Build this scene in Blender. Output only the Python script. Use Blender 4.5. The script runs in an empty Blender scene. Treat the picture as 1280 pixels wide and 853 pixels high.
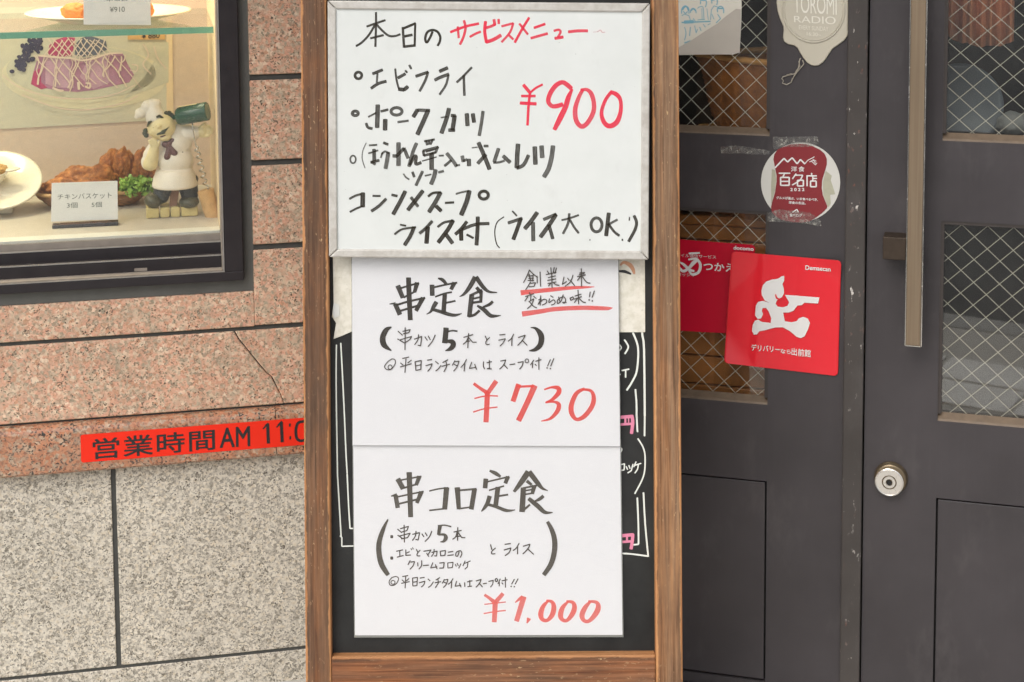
import bpy, bmesh, math, random
from mathutils import Vector, Matrix, Euler, noise
from mathutils.geometry import tessellate_polygon
R = math.radians
SC = bpy.context.scene
COL = SC.collection
rng = random.Random(7)

# ------------------------------------------------------------------ camera, sky, sun, exposure
FPX, CX, CY, PITCH, ROLL, CAMH = 2100.0, 640.0, 16.25, R(5.5019), R(0.3917), 1.55
cp_, sp_, cr_, sr_ = math.cos(PITCH), math.sin(PITCH), math.cos(ROLL), math.sin(ROLL)
CAM = Vector((0, 0, CAMH))
AX_R = Vector((cr_, -sr_ * sp_, -sr_ * cp_))
AX_U = Vector((sr_, cr_ * sp_, cr_ * cp_))
AX_F = Vector((0, cp_, -sp_))
cam = bpy.data.cameras.new('camera')
cam.sensor_width = 36.0
cam.lens = FPX / 1280 * 36.0
cam.shift_x = -(CX - 640) / 1280
cam.shift_y = (CY - 426.5) / 1280
cam.clip_start, cam.clip_end = 0.05, 400
camo = bpy.data.objects.new('camera', cam)
COL.objects.link(camo)
camo.matrix_world = Matrix(((AX_R.x, AX_U.x, -AX_F.x, 0), (AX_R.y, AX_U.y, -AX_F.y, 0), (AX_R.z, AX_U.z, -AX_F.z, CAMH), (0, 0, 0, 1)))
SC.camera = camo

SUN_EL, SUN_AZ = R(48), R(-32)      # azimuth measured from behind the camera towards its left
sd = Vector((math.sin(SUN_AZ) * math.cos(SUN_EL), -math.cos(SUN_AZ) * math.cos(SUN_EL), math.sin(SUN_EL)))   # towards the sun
w = bpy.data.worlds.new('World')
SC.world = w
w.use_nodes = True
nt = w.node_tree
nt.nodes.clear()
wo = nt.nodes.new('ShaderNodeOutputWorld')
bg = nt.nodes.new('ShaderNodeBackground')
sky = nt.nodes.new('ShaderNodeTexSky')
sky.sky_type = 'NISHITA'
sky.sun_disc = False
sky.sun_elevation = SUN_EL
sky.sun_rotation = math.atan2(sd.x, sd.y)
sky.dust_density = 3.0
hs = nt.nodes.new('ShaderNodeHueSaturation')
hs.inputs['Saturation'].default_value = 0.22
bg.inputs['Strength'].default_value = 0.14
nt.links.new(sky.outputs[0], hs.inputs['Color'])
nt.links.new(hs.outputs[0], bg.inputs[0])
nt.links.new(bg.outputs[0], wo.inputs[0])
sl = bpy.data.lights.new('sun', 'SUN')
sl.energy = 1.05
sl.angle = R(42)
sl.color = (1.0, 0.95, 0.88)
so = bpy.data.objects.new('sun', sl)
COL.objects.link(so)
so.rotation_euler = sd.to_track_quat('Z', 'Y').to_euler()
vs = SC.view_settings
vs.view_transform = 'Standard'
vs.look = 'None'
vs.gamma = 1
vs.use_curve_mapping = False
vs.exposure = 0.30
SC.cycles.use_denoising = True
SC.cycles.denoising_prefilter = 'FAST'
SC.cycles.max_bounces = 10
SC.cycles.transparent_max_bounces = 24


# ------------------------------------------------------------------ frames: real planes in the place
def ray(X, Y):
    return (AX_R * ((X - CX) / FPX) + AX_U * (-(Y - CY) / FPX) + AX_F)


class Frame:
    def __init__(s, o, u, v):
        s.o, s.u, s.v = Vector(o), Vector(u).normalized(), Vector(v).normalized()
        s.n = s.u.cross(s.v)            # towards the viewer
        if s.n.y > 0:
            s.n = -s.n

    def p(s, X, Y, d=0.0):
        r = ray(X, Y)
        t = ((s.o + s.n * d - CAM).dot(s.n)) / r.dot(s.n)
        q = CAM + r * t - s.o
        return q.dot(s.u), q.dot(s.v)

    def q(s, X, Y, d=0.0):
        u, v = s.p(X, Y, d)
        return (u, d, v)

    def w(s, u, d, v):
        return s.o + s.u * u + s.n * d + s.v * v

    def scale(s, X, Y, d=0.0):          # metres per photo pixel
        a, b = s.p(X - 5, Y, d), s.p(X + 5, Y, d)
        return math.hypot(a[0] - b[0], a[1] - b[1]) / 10

    def on_floor(s, X, Y, v):           # depth at which the sight line meets height v
        lo, hi = -1.5, 0.6
        for _ in range(50):
            m = (lo + hi) / 2
            if s.p(X, Y, m)[1] < v: lo = m     # too far back: lower
            else: hi = m
        return (lo + hi) / 2


A1, A2 = R(12.156), R(16.286)
WF = Frame((0, 0, 0), (1, 0, 0), (0, 0, 1))
CORNER = Vector((-0.06, 3.1, 0))
LF = Frame(CORNER, (math.cos(A1), math.sin(A1), 0), (0, 0, 1))
RF = Frame(CORNER, (math.cos(A2), -math.sin(A2), 0), (0, 0, 1))
T = R(5.25)
SF = Frame((0, 2.60, 0), (1, 0, 0), (0, math.sin(T), math.cos(T)))


# ------------------------------------------------------------------ mesh helpers
class MB:
    def __init__(s):
        s.v, s.f, s.m, s.uv, s.dn = [], [], [], [], []

    def add(s, vs, fs, mat=0, uv=None, dens=1.0):
        o = len(s.v)
        s.v += [tuple(a) for a in vs]
        s.uv += list(uv) if uv else [(0, 0)] * len(vs)
        s.dn += [dens] * len(vs)
        for f in fs:
            s.f.append(tuple(i + o for i in f))
            s.m.append(mat)
        return s

    def box(s, u0, u1, d0, d1, v0, v1, mat=0):
        vs = [(u, d, v) for v in (v0, v1) for d in (d0, d1) for u in (u0, u1)]
        return s.add(vs, [(0, 1, 3, 2), (4, 6, 7, 5), (0, 4, 5, 1), (2, 3, 7, 6), (0, 2, 6, 4), (1, 5, 7, 3)], mat)

    def hexa(s, a, b, mat=0):           # two quads (4 pts each) joined
        vs = list(a) + list(b)
        return s.add(vs, [(0, 1, 2, 3), (7, 6, 5, 4), (0, 4, 5, 1), (1, 5, 6, 2), (2, 6, 7, 3), (3, 7, 4, 0)], mat)

    def prism(s, poly, d0, d1, mat=0):  # poly [(u,v)]
        n = len(poly)
        vs = [(u, d1, v) for u, v in poly] + [(u, d0, v) for u, v in poly]
        fs = [tuple(range(n)), tuple(range(2 * n - 1, n - 1, -1))]
        fs += [(i, i + n, (i + 1) % n + n, (i + 1) % n) for i in range(n)]
        return s.add(vs, fs, mat)

    def flat(s, poly, d, mat=0):
        return s.add([(u, d, v) for u, v in poly], [tuple(range(len(poly)))], mat)

    def tube(s, pts, r, n=8, mat=0, cap=True):
        pts = [Vector(p) for p in pts]
        rr = r if isinstance(r, (list, tuple)) else [r] * len(pts)
        vs, fs = [], []
        ref = Vector((0.3, 0.9, 0.31)).normalized()
        for i, p in enumerate(pts):
            t = (pts[min(i + 1, len(pts) - 1)] - pts[max(i - 1, 0)])
            t.normalize()
            a = t.cross(ref)
            if a.length < 0.05: a = t.cross(Vector((1, 0, 0)))
            a.normalize()
            b = t.cross(a)
            for k in range(n):
                an = 2 * math.pi * k / n
                vs.append(p + (a * math.cos(an) + b * math.sin(an)) * rr[i])
        for i in range(len(pts) - 1):
            for k in range(n):
                fs.append((i * n + k, i * n + (k + 1) % n, (i + 1) * n + (k + 1) % n, (i + 1) * n + k))
        if cap:
            fs += [tuple(range(n - 1, -1, -1)), tuple(range((len(pts) - 1) * n, len(pts) * n))]
        return s.add(vs, fs, mat)

    def lathe(s, c, axis, prof, n=32, mat=0, sx=1.0):   # prof [(r,h)] along axis from c
        axis = Vector(axis).normalized()
        a = axis.cross(Vector((0, 1, 0)))
        if a.length < 0.1: a = axis.cross(Vector((0, 0, 1)))
        a.normalize()
        b = axis.cross(a)
        c = Vector(c)
        vs, fs = [], []
        for r, h in prof:
            for k in range(n):
                t = 2 * math.pi * k / n
                vs.append(c + axis * h + (a * math.cos(t) * sx + b * math.sin(t)) * r)
        for i in range(len(prof) - 1):
            for k in range(n):
                fs.append((i * n + k, i * n + (k + 1) % n, (i + 1) * n + (k + 1) % n, (i + 1) * n + k))
        if prof[0][0] > 0: fs.append(tuple(range(n - 1, -1, -1)))
        if prof[-1][0] > 0: fs.append(tuple(range((len(prof) - 1) * n, len(prof) * n)))
        return s.add(vs, fs, mat)

    def ball(s, c, r, rot=(0, 0, 0), amp=0.0, freq=3.0, mat=0, sub=3, seed=0.0):
        bm = bmesh.new()
        bmesh.ops.create_icosphere(bm, subdivisions=sub, radius=1)
        rx, ry, rz = r if isinstance(r, (tuple, list)) else (r, r, r)
        M = Euler(rot).to_matrix()
        vs = []
        for v in bm.verts:
            k = 1.0
            if amp:
                q = v.co * freq + Vector((seed, seed * 1.7, -seed))
                k += amp * (noise.noise(q) + 0.5 * noise.noise(q * 2.3))
            vs.append(Vector(c) + M @ Vector((v.co.x * rx * k, v.co.y * ry * k, v.co.z * rz * k)))
        fs = [tuple(x.index for x in f.verts) for f in bm.faces]
        bm.free()
        return s.add(vs, fs, mat)


INFO = {}


def finish(name, mb, mats, F, base, smooth=False, bevel=0.0, seg=2):
    bu, bd, bv = base
    me = bpy.data.meshes.new(name)
    me.from_pydata([(u - bu, -(d - bd), v - bv) for u, d, v in mb.v], [], mb.f)
    mats = mats if isinstance(mats, (list, tuple)) else [mats]
    for m in mats: me.materials.append(m)
    me.polygons.foreach_set('material_index', mb.m)
    if any(x != (0, 0) for x in mb.uv):
        uvl = me.uv_layers.new(name='ink')
        for l in me.loops: uvl.data[l.index].uv = mb.uv[l.vertex_index]
        at = me.attributes.new('dens', 'FLOAT', 'POINT')
        at.data.foreach_set('value', mb.dn)
    if smooth:
        me.polygons.foreach_set('use_smooth', [True] * len(me.polygons))
    me.validate()
    bm = bmesh.new()
    bm.from_mesh(me)
    if not any(x != (0, 0) for x in mb.uv):
        bmesh.ops.recalc_face_normals(bm, faces=bm.faces)
    bm.to_mesh(me)
    bm.free()
    o = bpy.data.objects.new(name, me)
    COL.objects.link(o)
    if bevel:
        b = o.modifiers.new('bevel', 'BEVEL')
        b.width, b.segments, b.limit_method, b.angle_limit = bevel, seg, 'ANGLE', R(40)
        b.harden_normals = False
    return o


def fmat(F, base):
    u, d, v = base
    o = F.w(u, d, v)
    y = -F.n
    return Matrix(((F.u.x, y.x, F.v.x, o.x), (F.u.y, y.y, F.v.y, o.y), (F.u.z, y.z, F.v.z, o.z), (0, 0, 0, 1)))


def tag(o, label=None, cat=None, group=None, kind=None):
    if label: o['label'] = label
    if cat: o['category'] = cat
    if group: o['group'] = group
    if kind: o['kind'] = kind
    return o


def thing(name, label, cat, F, base, group=None, kind='thing'):
    o = bpy.data.objects.new(name, None)
    COL.objects.link(o)
    o.empty_display_size = 0.05
    o.matrix_world = fmat(F, base)
    INFO[o.name] = (F, base)
    return tag(o, label, cat, group, kind)


def part(name, mb, mats, parent, smooth=False, bevel=0.0, org=None, label=None, seg=2):
    F, base = INFO[parent.name]
    org = org or base
    o = finish(name, mb, mats, F, org, smooth, bevel, seg)
    o.parent = parent
    o.location = (org[0] - base[0], -(org[1] - base[1]), org[2] - base[2])
    INFO[o.name] = (F, org)
    if label: o['label'] = label
    return o


def solo(name, mb, mats, label, cat, F, base, group=None, kind='thing', smooth=False, bevel=0.0):
    o = finish(name, mb, mats, F, base, smooth, bevel)
    o.matrix_world = fmat(F, base)
    INFO[o.name] = (F, base)
    return tag(o, label, cat, group, kind)


# ------------------------------------------------------------------ material helpers
class NB:
    def __init__(s, name):
        s.m = bpy.data.materials.new(name)
        s.m.use_nodes = True
        s.t = s.m.node_tree
        s.b = s.t.nodes['Principled BSDF']
        s.out = s.t.nodes['Material Output']
        s._c = None

    def n(s, ty, **kw):
        x = s.t.nodes.new('ShaderNode' + ty)
        for k, v in kw.items():
            if k.startswith('i_'): x.inputs[int(k[2:]) if k[2:].isdigit() else k[2:]].default_value = v
            else: setattr(x, k, v)
        return x

    def l(s, a, b):
        s.t.links.new(a, b)

    def co(s):
        if not s._c: s._c = s.n('TexCoord').outputs['Object']
        return s._c

    def map(s, scale=(1, 1, 1), loc=(0, 0, 0), src=None):
        x = s.n('Mapping')
        x.inputs['Scale'].default_value = scale
        x.inputs['Location'].default_value = loc
        s.l(src or s.co(), x.inputs[0])
        return x.outputs[0]

    def noise(s, scale, det=4, rough=0.55, vec=None, dist=0.0):
        x = s.n('TexNoise')
        x.inputs['Scale'].default_value = scale
        x.inputs['Detail'].default_value = det
        x.inputs['Roughness'].default_value = rough
        x.inputs['Distortion'].default_value = dist
        s.l(vec or s.co(), x.inputs['Vector'])
        return x.outputs[0]

    def ramp(s, f, stops, interp='LINEAR'):
        x = s.n('ValToRGB')
        e = x.color_ramp.elements
        x.color_ramp.interpolation = interp
        for i, (p, c) in enumerate(stops):
            if i > 1: e.new(p)
            e[i].position = p
            if not isinstance(c, (tuple, list)): c = (c, c, c)
            e[i].color = (*c, 1)
        s.l(f, x.inputs[0])
        return x.outputs[0]

    def mix(s, f, a, b, mode='MIX'):
        x = s.n('MixRGB', blend_type=mode)
        for k, v in ((0, f), (1, a), (2, b)):
            if isinstance(v, (int, float)): x.inputs[k].default_value = v
            elif isinstance(v, (tuple, list)): x.inputs[k].default_value = (*v[:3], 1)
            else: s.l(v, x.inputs[k])
        return x.outputs[0]

    def math(s, op, a, b=0.0, c=0.0, clamp=False):
        x = s.n('Math', operation=op)
        x.use_clamp = clamp
        for k, v in enumerate((a, b, c)):
            if isinstance(v, (int, float)): x.inputs[k].default_value = v
            else: s.l(v, x.inputs[k])
        return x.outputs[0]

    def bump(s, h, dist=0.001, strength=0.5):
        x = s.n('Bump')
        x.inputs['Distance'].default_value = dist
        x.inputs['Strength'].default_value = strength
        s.l(h, x.inputs['Height'])
        s.l(x.outputs[0], s.b.inputs['Normal'])

    def set(s, **kw):
        for k, v in kw.items():
            k = {'col': 'Base Color', 'rough': 'Roughness', 'metal': 'Metallic', 'spec': 'Specular IOR Level', 'coat': 'Coat Weight',
                 'coatr': 'Coat Roughness', 'sss': 'Subsurface Weight', 'alpha': 'Alpha', 'trans': 'Transmission Weight'}.get(k, k)
            if isinstance(v, (int, float)): s.b.inputs[k].default_value = v
            elif isinstance(v, (tuple, list)): s.b.inputs[k].default_value = (*v[:3], 1)
            else: s.l(v, s.b.inputs[k])
        return s.m


def plain(name, col, rough=0.5, var=0.12, scale=30, bump=0.0, metal=0.0, spec=0.5, coat=0.0):
    b = NB(name)
    n = b.noise(scale, 5)
    c = b.mix(n, [x * (1 - var) for x in col], [min(1, x * (1 + var)) for x in col])
    b.set(col=c, rough=b.ramp(b.noise(scale * 2.1, 3), [(0.3, max(0, rough - 0.07)), (0.7, min(1, rough + 0.07))]), metal=metal, spec=spec, coat=coat)
    if bump: b.bump(b.noise(scale * 4, 4), bump, 0.6)
    return b.m


def granite(name, pal, scale, dark, rough=0.42, big=0.18, spec=0.4, darkcol=(0.05, 0.045, 0.04)):
    b = NB(name)
    dn = b.n('TexNoise')
    dn.inputs['Scale'].default_value = scale * 0.9
    dn.inputs['Detail'].default_value = 3
    b.l(b.co(), dn.inputs['Vector'])
    va = b.n('VectorMath', operation='MULTIPLY_ADD')
    b.l(dn.outputs['Color'], va.inputs[0])
    va.inputs[1].default_value = (1.5 / scale,) * 3
    b.l(b.co(), va.inputs[2])
    vec = va.outputs[0]

    def vor(sc):
        x = b.n('TexVoronoi')
        x.inputs['Scale'].default_value = sc
        b.l(vec, x.inputs['Vector'])
        sp = b.n('SeparateColor')
        b.l(x.outputs['Color'], sp.inputs[0])
        return sp.outputs[0], sp.outputs[1]
    r1, g1 = vor(scale)
    r2, g2 = vor(scale * 2.2)
    c1 = b.ramp(r1, pal, 'LINEAR')
    c2 = b.ramp(r2, pal, 'LINEAR')
    c = b.mix(0.32, c1, c2)
    f = b.ramp(g2, [(0.0, 1.0), (dark, 1.0), (dark + 0.04, 0.0)])
    f2 = b.ramp(b.noise(scale * 0.22, 2), [(0.40, 0.35), (0.62, 1.0)])
    c = b.mix(b.math('MULTIPLY', f, f2), c, darkcol)
    mot = b.ramp(b.noise(scale * 0.17, 3, 0.6), [(0.48, 0.0), (0.66, 0.5 if len(pal) > 6 else 0.14)])
    c = b.mix(mot, c, [x * 0.92 for x in pal[3 if len(pal) < 6 else 4][1]])
    lv = b.ramp(b.noise(5, 4), [(0.3, 1 - big), (0.7, 1 + big)])
    c = b.mix(1.0, c, lv, 'MULTIPLY')
    b.set(col=c, rough=b.ramp(b.noise(scale, 2), [(0.3, rough - 0.08), (0.7, rough + 0.12)]), spec=spec)
    b.bump(b.noise(scale * 1.2, 3), 0.0006, 0.35)
    return b.m


def wood(name, axis, half, seed=0.0, tint=(1, 1, 1), wear=1.0, dark=0.55):
    """weathered stained timber; axis = grain direction in the part's own space; half = half width across."""
    b = NB(name)
    vec = b.map({'z': (210, 210, 5.5), 'x': (5.5, 210, 210)}[axis], (seed, seed * 2, seed))
    g1 = b.noise(1.0, 7, 0.68, vec, 0.5)
    vec2 = b.map({'z': (34, 34, 1.5), 'x': (1.5, 34, 34)}[axis], (seed * 3, 1, seed))
    g2 = b.noise(1.0, 5, 0.62, vec2, 0.8)
    tn = lambda c: tuple(x * y for x, y in zip(c, tint))
    c = b.ramp(g1, [(0.30, tn((0.105, 0.048, 0.021))), (0.45, tn((0.28, 0.135, 0.060))), (0.6, tn((0.45, 0.245, 0.115))), (0.78, tn((0.60, 0.37, 0.20)))])
    c = b.mix(b.ramp(g2, [(0.38, 0.0), (0.62, 0.75)]), c, b.ramp(g1, [(0.3, tn((0.15, 0.11, 0.075))), (0.7, tn((0.44, 0.34, 0.245)))]))
    dk = b.ramp(b.noise(1.0, 5, 0.7, b.map({'z': (9, 9, 3.0), 'x': (3.0, 9, 9)}[axis], (seed, 0, 2))), [(0.42, 0.0), (0.62, dark)])
    c = b.mix(dk, c, b.ramp(g1, [(0.3, (0.045, 0.027, 0.018)), (0.7, (0.13, 0.085, 0.058))]))
    # bare orange timber along the rubbed edges
    sx = b.n('SeparateXYZ')
    b.l(b.co(), sx.inputs[0])
    across = sx.outputs[0] if axis == 'z' else sx.outputs[2]
    e = b.math('ABSOLUTE', across)
    e = b.math('ADD', e, b.math('MULTIPLY', b.math('SUBTRACT', b.noise(1.0, 5, 0.72, b.map({'z': (60, 60, 22), 'x': (22, 60, 60)}[axis])), 0.5), 0.010))
    ef = b.ramp(b.math('DIVIDE', e, half), [(0.80, 0.0), (0.90, 0.95 * wear)])
    c = b.mix(ef, c, b.ramp(g1, [(0.3, (0.34, 0.135, 0.045)), (0.7, (0.66, 0.34, 0.15))]))
    ed2 = b.ramp(b.math('DIVIDE', e, half), [(0.55, 0.0), (0.78, 0.45), (0.86, 0.0)])
    c = b.mix(b.math('MULTIPLY', ed2, b.ramp(b.noise(9, 3), [(0.4, 0.2), (0.6, 1.0)])), c, (0.07, 0.045, 0.03))
    # pale chips through the stain
    zone = b.ramp(b.noise(5.5, 3), [(0.42, 0.0), (0.60, 1.0)])
    sf = b.ramp(b.noise(1.0, 4, 0.65, b.map((260, 260, 85) if axis == 'z' else (85, 260, 260), (3, seed, 1))), [(0.625, 0.0), (0.665, 0.9)])
    c = b.mix(b.math('MULTIPLY', sf, zone), c, (0.56, 0.37, 0.20))
    b.set(col=c, rough=b.ramp(g1, [(0.3, 0.72), (0.8, 0.5)]), spec=0.35)
    b.bump(g1, 0.0012, 0.5)
    return b.m


def glass(name, tint=(1, 1, 1), dirt_haze=0.02, ior=1.45):
    b = NB(name)
    b.t.nodes.remove(b.b)
    lw = b.n('LayerWeight')
    f0 = ((ior - 1) / (ior + 1)) ** 2
    fq = b.math('POWER', lw.outputs['Facing'], 5.0)
    fres = b.math('ADD', b.math('MULTIPLY', fq, 1 - f0), f0)
    lw.inputs['Blend'].default_value = 0.5
    tr = b.n('BsdfTransparent')
    tr.inputs[0].default_value = (*tint, 1)
    gl = b.n('BsdfGlossy')
    gl.inputs['Roughness'].default_value = 0.012
    df = b.n('BsdfDiffuse')
    df.inputs[0].default_value = (0.6, 0.6, 0.58, 1)
    m1 = b.n('MixShader')
    b.l(fres, m1.inputs[0])
    b.l(tr.outputs[0], m1.inputs[1])
    b.l(gl.outputs[0], m1.inputs[2])
    m2 = b.n('MixShader')
    f = b.ramp(b.noise(1, 5, 0.65, b.map((5, 5, 9))), [(0.35, dirt_haze * 0.3), (0.75, dirt_haze * 2.2)])  # pale diffuse layer: grime on the glass, painted haze on the case pane
    b.l(f, m2.inputs[0])
    b.l(m1.outputs[0], m2.inputs[1])
    b.l(df.outputs[0], m2.inputs[2])
    b.l(m2.outputs[0], b.out.inputs[0])
    return b.m


def marker_ink(name, col, thin=0.5, rough=0.35, streak=1.0, rim=0.92):
    """felt pen: denser along both edges of a stroke, streaky along its run."""
    b = NB(name)
    uv = b.n('UVMap')
    uv.uv_map = 'ink'
    sp = b.n('SeparateXYZ')
    b.l(uv.outputs[0], sp.inputs[0])
    e = b.math('ABSOLUTE', sp.outputs[1])
    edge = b.ramp(e, [(0.45, 0.0), (0.8, 1.0)])
    st = b.noise(1.0, 4, 0.6, b.map((0.25, 3.5, 1), (0, 0, 0), uv.outputs[0]))
    st = b.ramp(st, [(0.36, 0.0), (0.62, 1.0)])
    at = b.n('Attribute')
    at.attribute_name = 'dens'
    body = b.math('ADD', b.math('MULTIPLY', st, 0.28 * streak), thin)
    a = b.math('MAXIMUM', body, b.math('MULTIPLY', edge, rim))
    a = b.math('MULTIPLY', a, at.outputs['Fac'], clamp=True)
    b.set(col=col, rough=rough, alpha=a, spec=0.4)
    return b.m


# ------------------------------------------------------------------ pen strokes
def catmull(p, k=6):
    out = []
    n = len(p)
    for i in range(n - 1):
        a, b, c, d = p[max(i - 1, 0)], p[i], p[i + 1], p[min(i + 2, n - 1)]
        for j in range(k):
            t = j / k
            out.append(tuple(0.5 * ((2 * b[q]) + (-a[q] + c[q]) * t + (2 * a[q] - 5 * b[q] + 4 * c[q] - d[q]) * t * t + (-a[q] + 3 * b[q] - 3 * c[q] + d[q]) * t ** 3) for q in range(3)))
    out.append(p[-1])
    return out


class Pen:
    def __init__(s, F, d, mb=None, cap=0.55):
        s.F, s.d, s.mb, s.k, s.cap = F, d, mb or MB(), 0, cap

    def ribbon(s, pts, dens, closed=False):
        """pts in photo pixels (x, y, width) -> ribbon lying on the plane"""
        d0 = s.d + 0.00012 + (s.k % 60) * 0.000012
        s.k += 1
        F = s.F
        sc = F.scale(pts[0][0], pts[0][1], s.d)
        P = [(Vector(F.p(x, y, s.d)), wd * sc / 2) for x, y, wd in pts]
        Q = [P[0]]
        for q in P[1:]:
            if (q[0] - Q[-1][0]).length > 1e-5: Q.append(q)
        P = Q
        n = len(P)
        if n < 2: return
        L, Rr, uvl, uvr, D = [], [], [], [], []
        run = 0.0
        wm = max(x[1] for x in P) or 1e-4
        for i in range(n):
            if closed:
                a, b = P[(i - 1) % n][0], P[(i + 1) % n][0]
            else:
                a, b = P[max(i - 1, 0)][0], P[min(i + 1, n - 1)][0]
            t = (b - a).normalized()
            nn = Vector((-t.y, t.x))
            if i: run += (P[i][0] - P[i - 1][0]).length
            hw = P[i][1]
            # flat-ish rounded ends
            L.append(P[i][0] + nn * hw)
            Rr.append(P[i][0] - nn * hw)
            uvl.append((run / wm + s.k * 3.7, 1.0))
            uvr.append((run / wm + s.k * 3.7, -1.0))
            D.append(d0 + 0.00003 * i / n)
        if not closed:
            def capend(i, sgn):
                t = (P[i][0] - P[i - sgn][0]).normalized() if sgn > 0 else (P[0][0] - P[1][0]).normalized()
                nn = Vector((-t.y, t.x))
                hw = P[i][1]
                out = []
                for f, g in ((0.45, 0.86), (0.8, 0.5)):
                    out.append((P[i][0] + t * hw * s.cap * f + nn * hw * g, P[i][0] + t * hw * s.cap * f - nn * hw * g, g))
                return out
            st, en = capend(0, -1), capend(n - 1, 1)
            for a, b, g in st:
                L.insert(0, b); Rr.insert(0, a); uvl.insert(0, (uvl[0][0] - 0.2, 1.0)); uvr.insert(0, (uvr[0][0] - 0.2, -1.0)); D.insert(0, D[0])
            for a, b, g in en:
                L.append(a); Rr.append(b); uvl.append((uvl[-1][0] + 0.2, 1.0)); uvr.append((uvr[-1][0] + 0.2, -1.0)); D.append(D[-1])
        m = len(L)
        vs, uv = [], []
        for i in range(m):
            c = (L[i] + Rr[i]) / 2
            vs += [(L[i].x, D[i], L[i].y), (c.x, D[i], c.y), (Rr[i].x, D[i], Rr[i].y)]
            uv += [uvl[i], (uvl[i][0], 0.0001), uvr[i]]
        fs = []
        for i in range(m if closed else m - 1):
            j = (i + 1) % m
            fs += [(3 * i, 3 * i + 1, 3 * j + 1, 3 * j), (3 * i + 1, 3 * i + 2, 3 * j + 2, 3 * j + 1)]
        s.mb.add(vs, fs, 0, uv, dens)

    def write(s, ox, oy, sc, w, text, dens=1.0):
        """strokes: | separated; ~ smooth; wN width; o ring cx,cy,rx,ry; . dot x,y,r (crop pixels, sc per photo pixel)"""
        wd = w
        for it in text.split('|'):
            tk = it.split()
            if not tk: continue
            smooth, ring, dot, pts, ww = False, False, False, [], wd
            dd = dens * (0.9 + 0.2 * rng.random())
            for x in tk:
                if x == '~': smooth = True
                elif x == 'o': ring = True
                elif x == '.': dot = True
                elif x[0] == 'w': ww = float(x[1:])
                elif x[0] == 'a': dd = float(x[1:])
                else:
                    c = [float(q) for q in x.split(',')]
                    pts.append(c)
            if ring:
                cx, cy, rx, ry = pts[0]
                q = [(ox + (cx + rx * math.cos(t)) / sc, oy + (cy + ry * math.sin(t)) / sc, ww / sc) for t in [2 * math.pi * i / 20 for i in range(20)]]
                s.ribbon(q, dd, True)
                continue
            if dot:
                cx, cy, r = pts[0]
                q = [(ox + (cx - r * 0.5) / sc, oy + cy / sc, 2 * r / sc), (ox + (cx + r * 0.5) / sc, oy + cy / sc, 2 * r / sc)]
                s.ribbon(q, dd)
                continue
            q = [(ox + c[0] / sc, oy + c[1] / sc, (c[2] if len(c) > 2 else ww) / sc) for c in pts]
            if smooth:
                s.ribbon(catmull(q), dd)
            else:
                run = [q[0]]
                for i in range(1, len(q)):
                    run.append(q[i])
                    if i < len(q) - 1:
                        a = Vector(q[i][:2]) - Vector(q[i - 1][:2])
                        b = Vector(q[i + 1][:2]) - Vector(q[i][:2])
                        if a.length and b.length and a.angle(b) > R(38):
                            s.ribbon(run, dd)
                            run = [q[i]]
                s.ribbon(catmull(run, 3) if len(run) > 2 else run, dd)


def text_mesh(mb, F, body, quad, d, mat=0, bold=0.0, space=1.0, fit=True):
    """printed lettering: quad = 4 photo points TL TR BR BL of the inked box, on plane F at d"""
    c = bpy.data.curves.new('lettering', 'FONT')
    c.body = body
    c.size = 1
    c.space_character = space
    c.resolution_u = 4
    o = bpy.data.objects.new('lettering', c)
    COL.objects.link(o)
    dg = bpy.context.evaluated_depsgraph_get()
    me = bpy.data.meshes.new_from_object(o.evaluated_get(dg))
    vs = [v.co.copy() for v in me.vertices]
    fs = [tuple(p.vertices) for p in me.polygons]
    bpy.data.objects.remove(o)
    bpy.data.curves.remove(c)
    bpy.data.meshes.remove(me)
    x0, x1 = min(v.x for v in vs), max(v.x for v in vs)
    y0, y1 = min(v.y for v in vs), max(v.y for v in vs)
    TL, TR, BR, BL = [Vector(F.p(x, y, d)) for x, y in quad]
    shifts = [(0, 0)] + ([(bold, bold), (-bold, bold), (bold, -bold), (-bold, -bold)] if bold else [])
    for si, (sx_, sy_) in enumerate(shifts):
      out = []
      for v in vs:
        a, b = (v.x + sx_ - x0) / (x1 - x0), (v.y + sy_ - y0) / (y1 - y0)
        p = (BL * (1 - a) + BR * a) * (1 - b) + (TL * (1 - a) + TR * a) * b
        out.append((p.x, d + si * 0.00003, p.y))
      mb.add(out, fs, mat)


def rectq(x0, y0, x1, y1, dy=0.0):
    return [(x0, y0), (x1, y0 + dy), (x1, y1 + dy), (x0, y1)]


def pxpoly(F, pts, d, ox=0, oy=0, sc=1.0):
    return [F.p(ox + x / sc, oy + y / sc, d) for x, y in pts]


def avg(*a):
    return sum(a) / len(a)


exec_order = []

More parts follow.
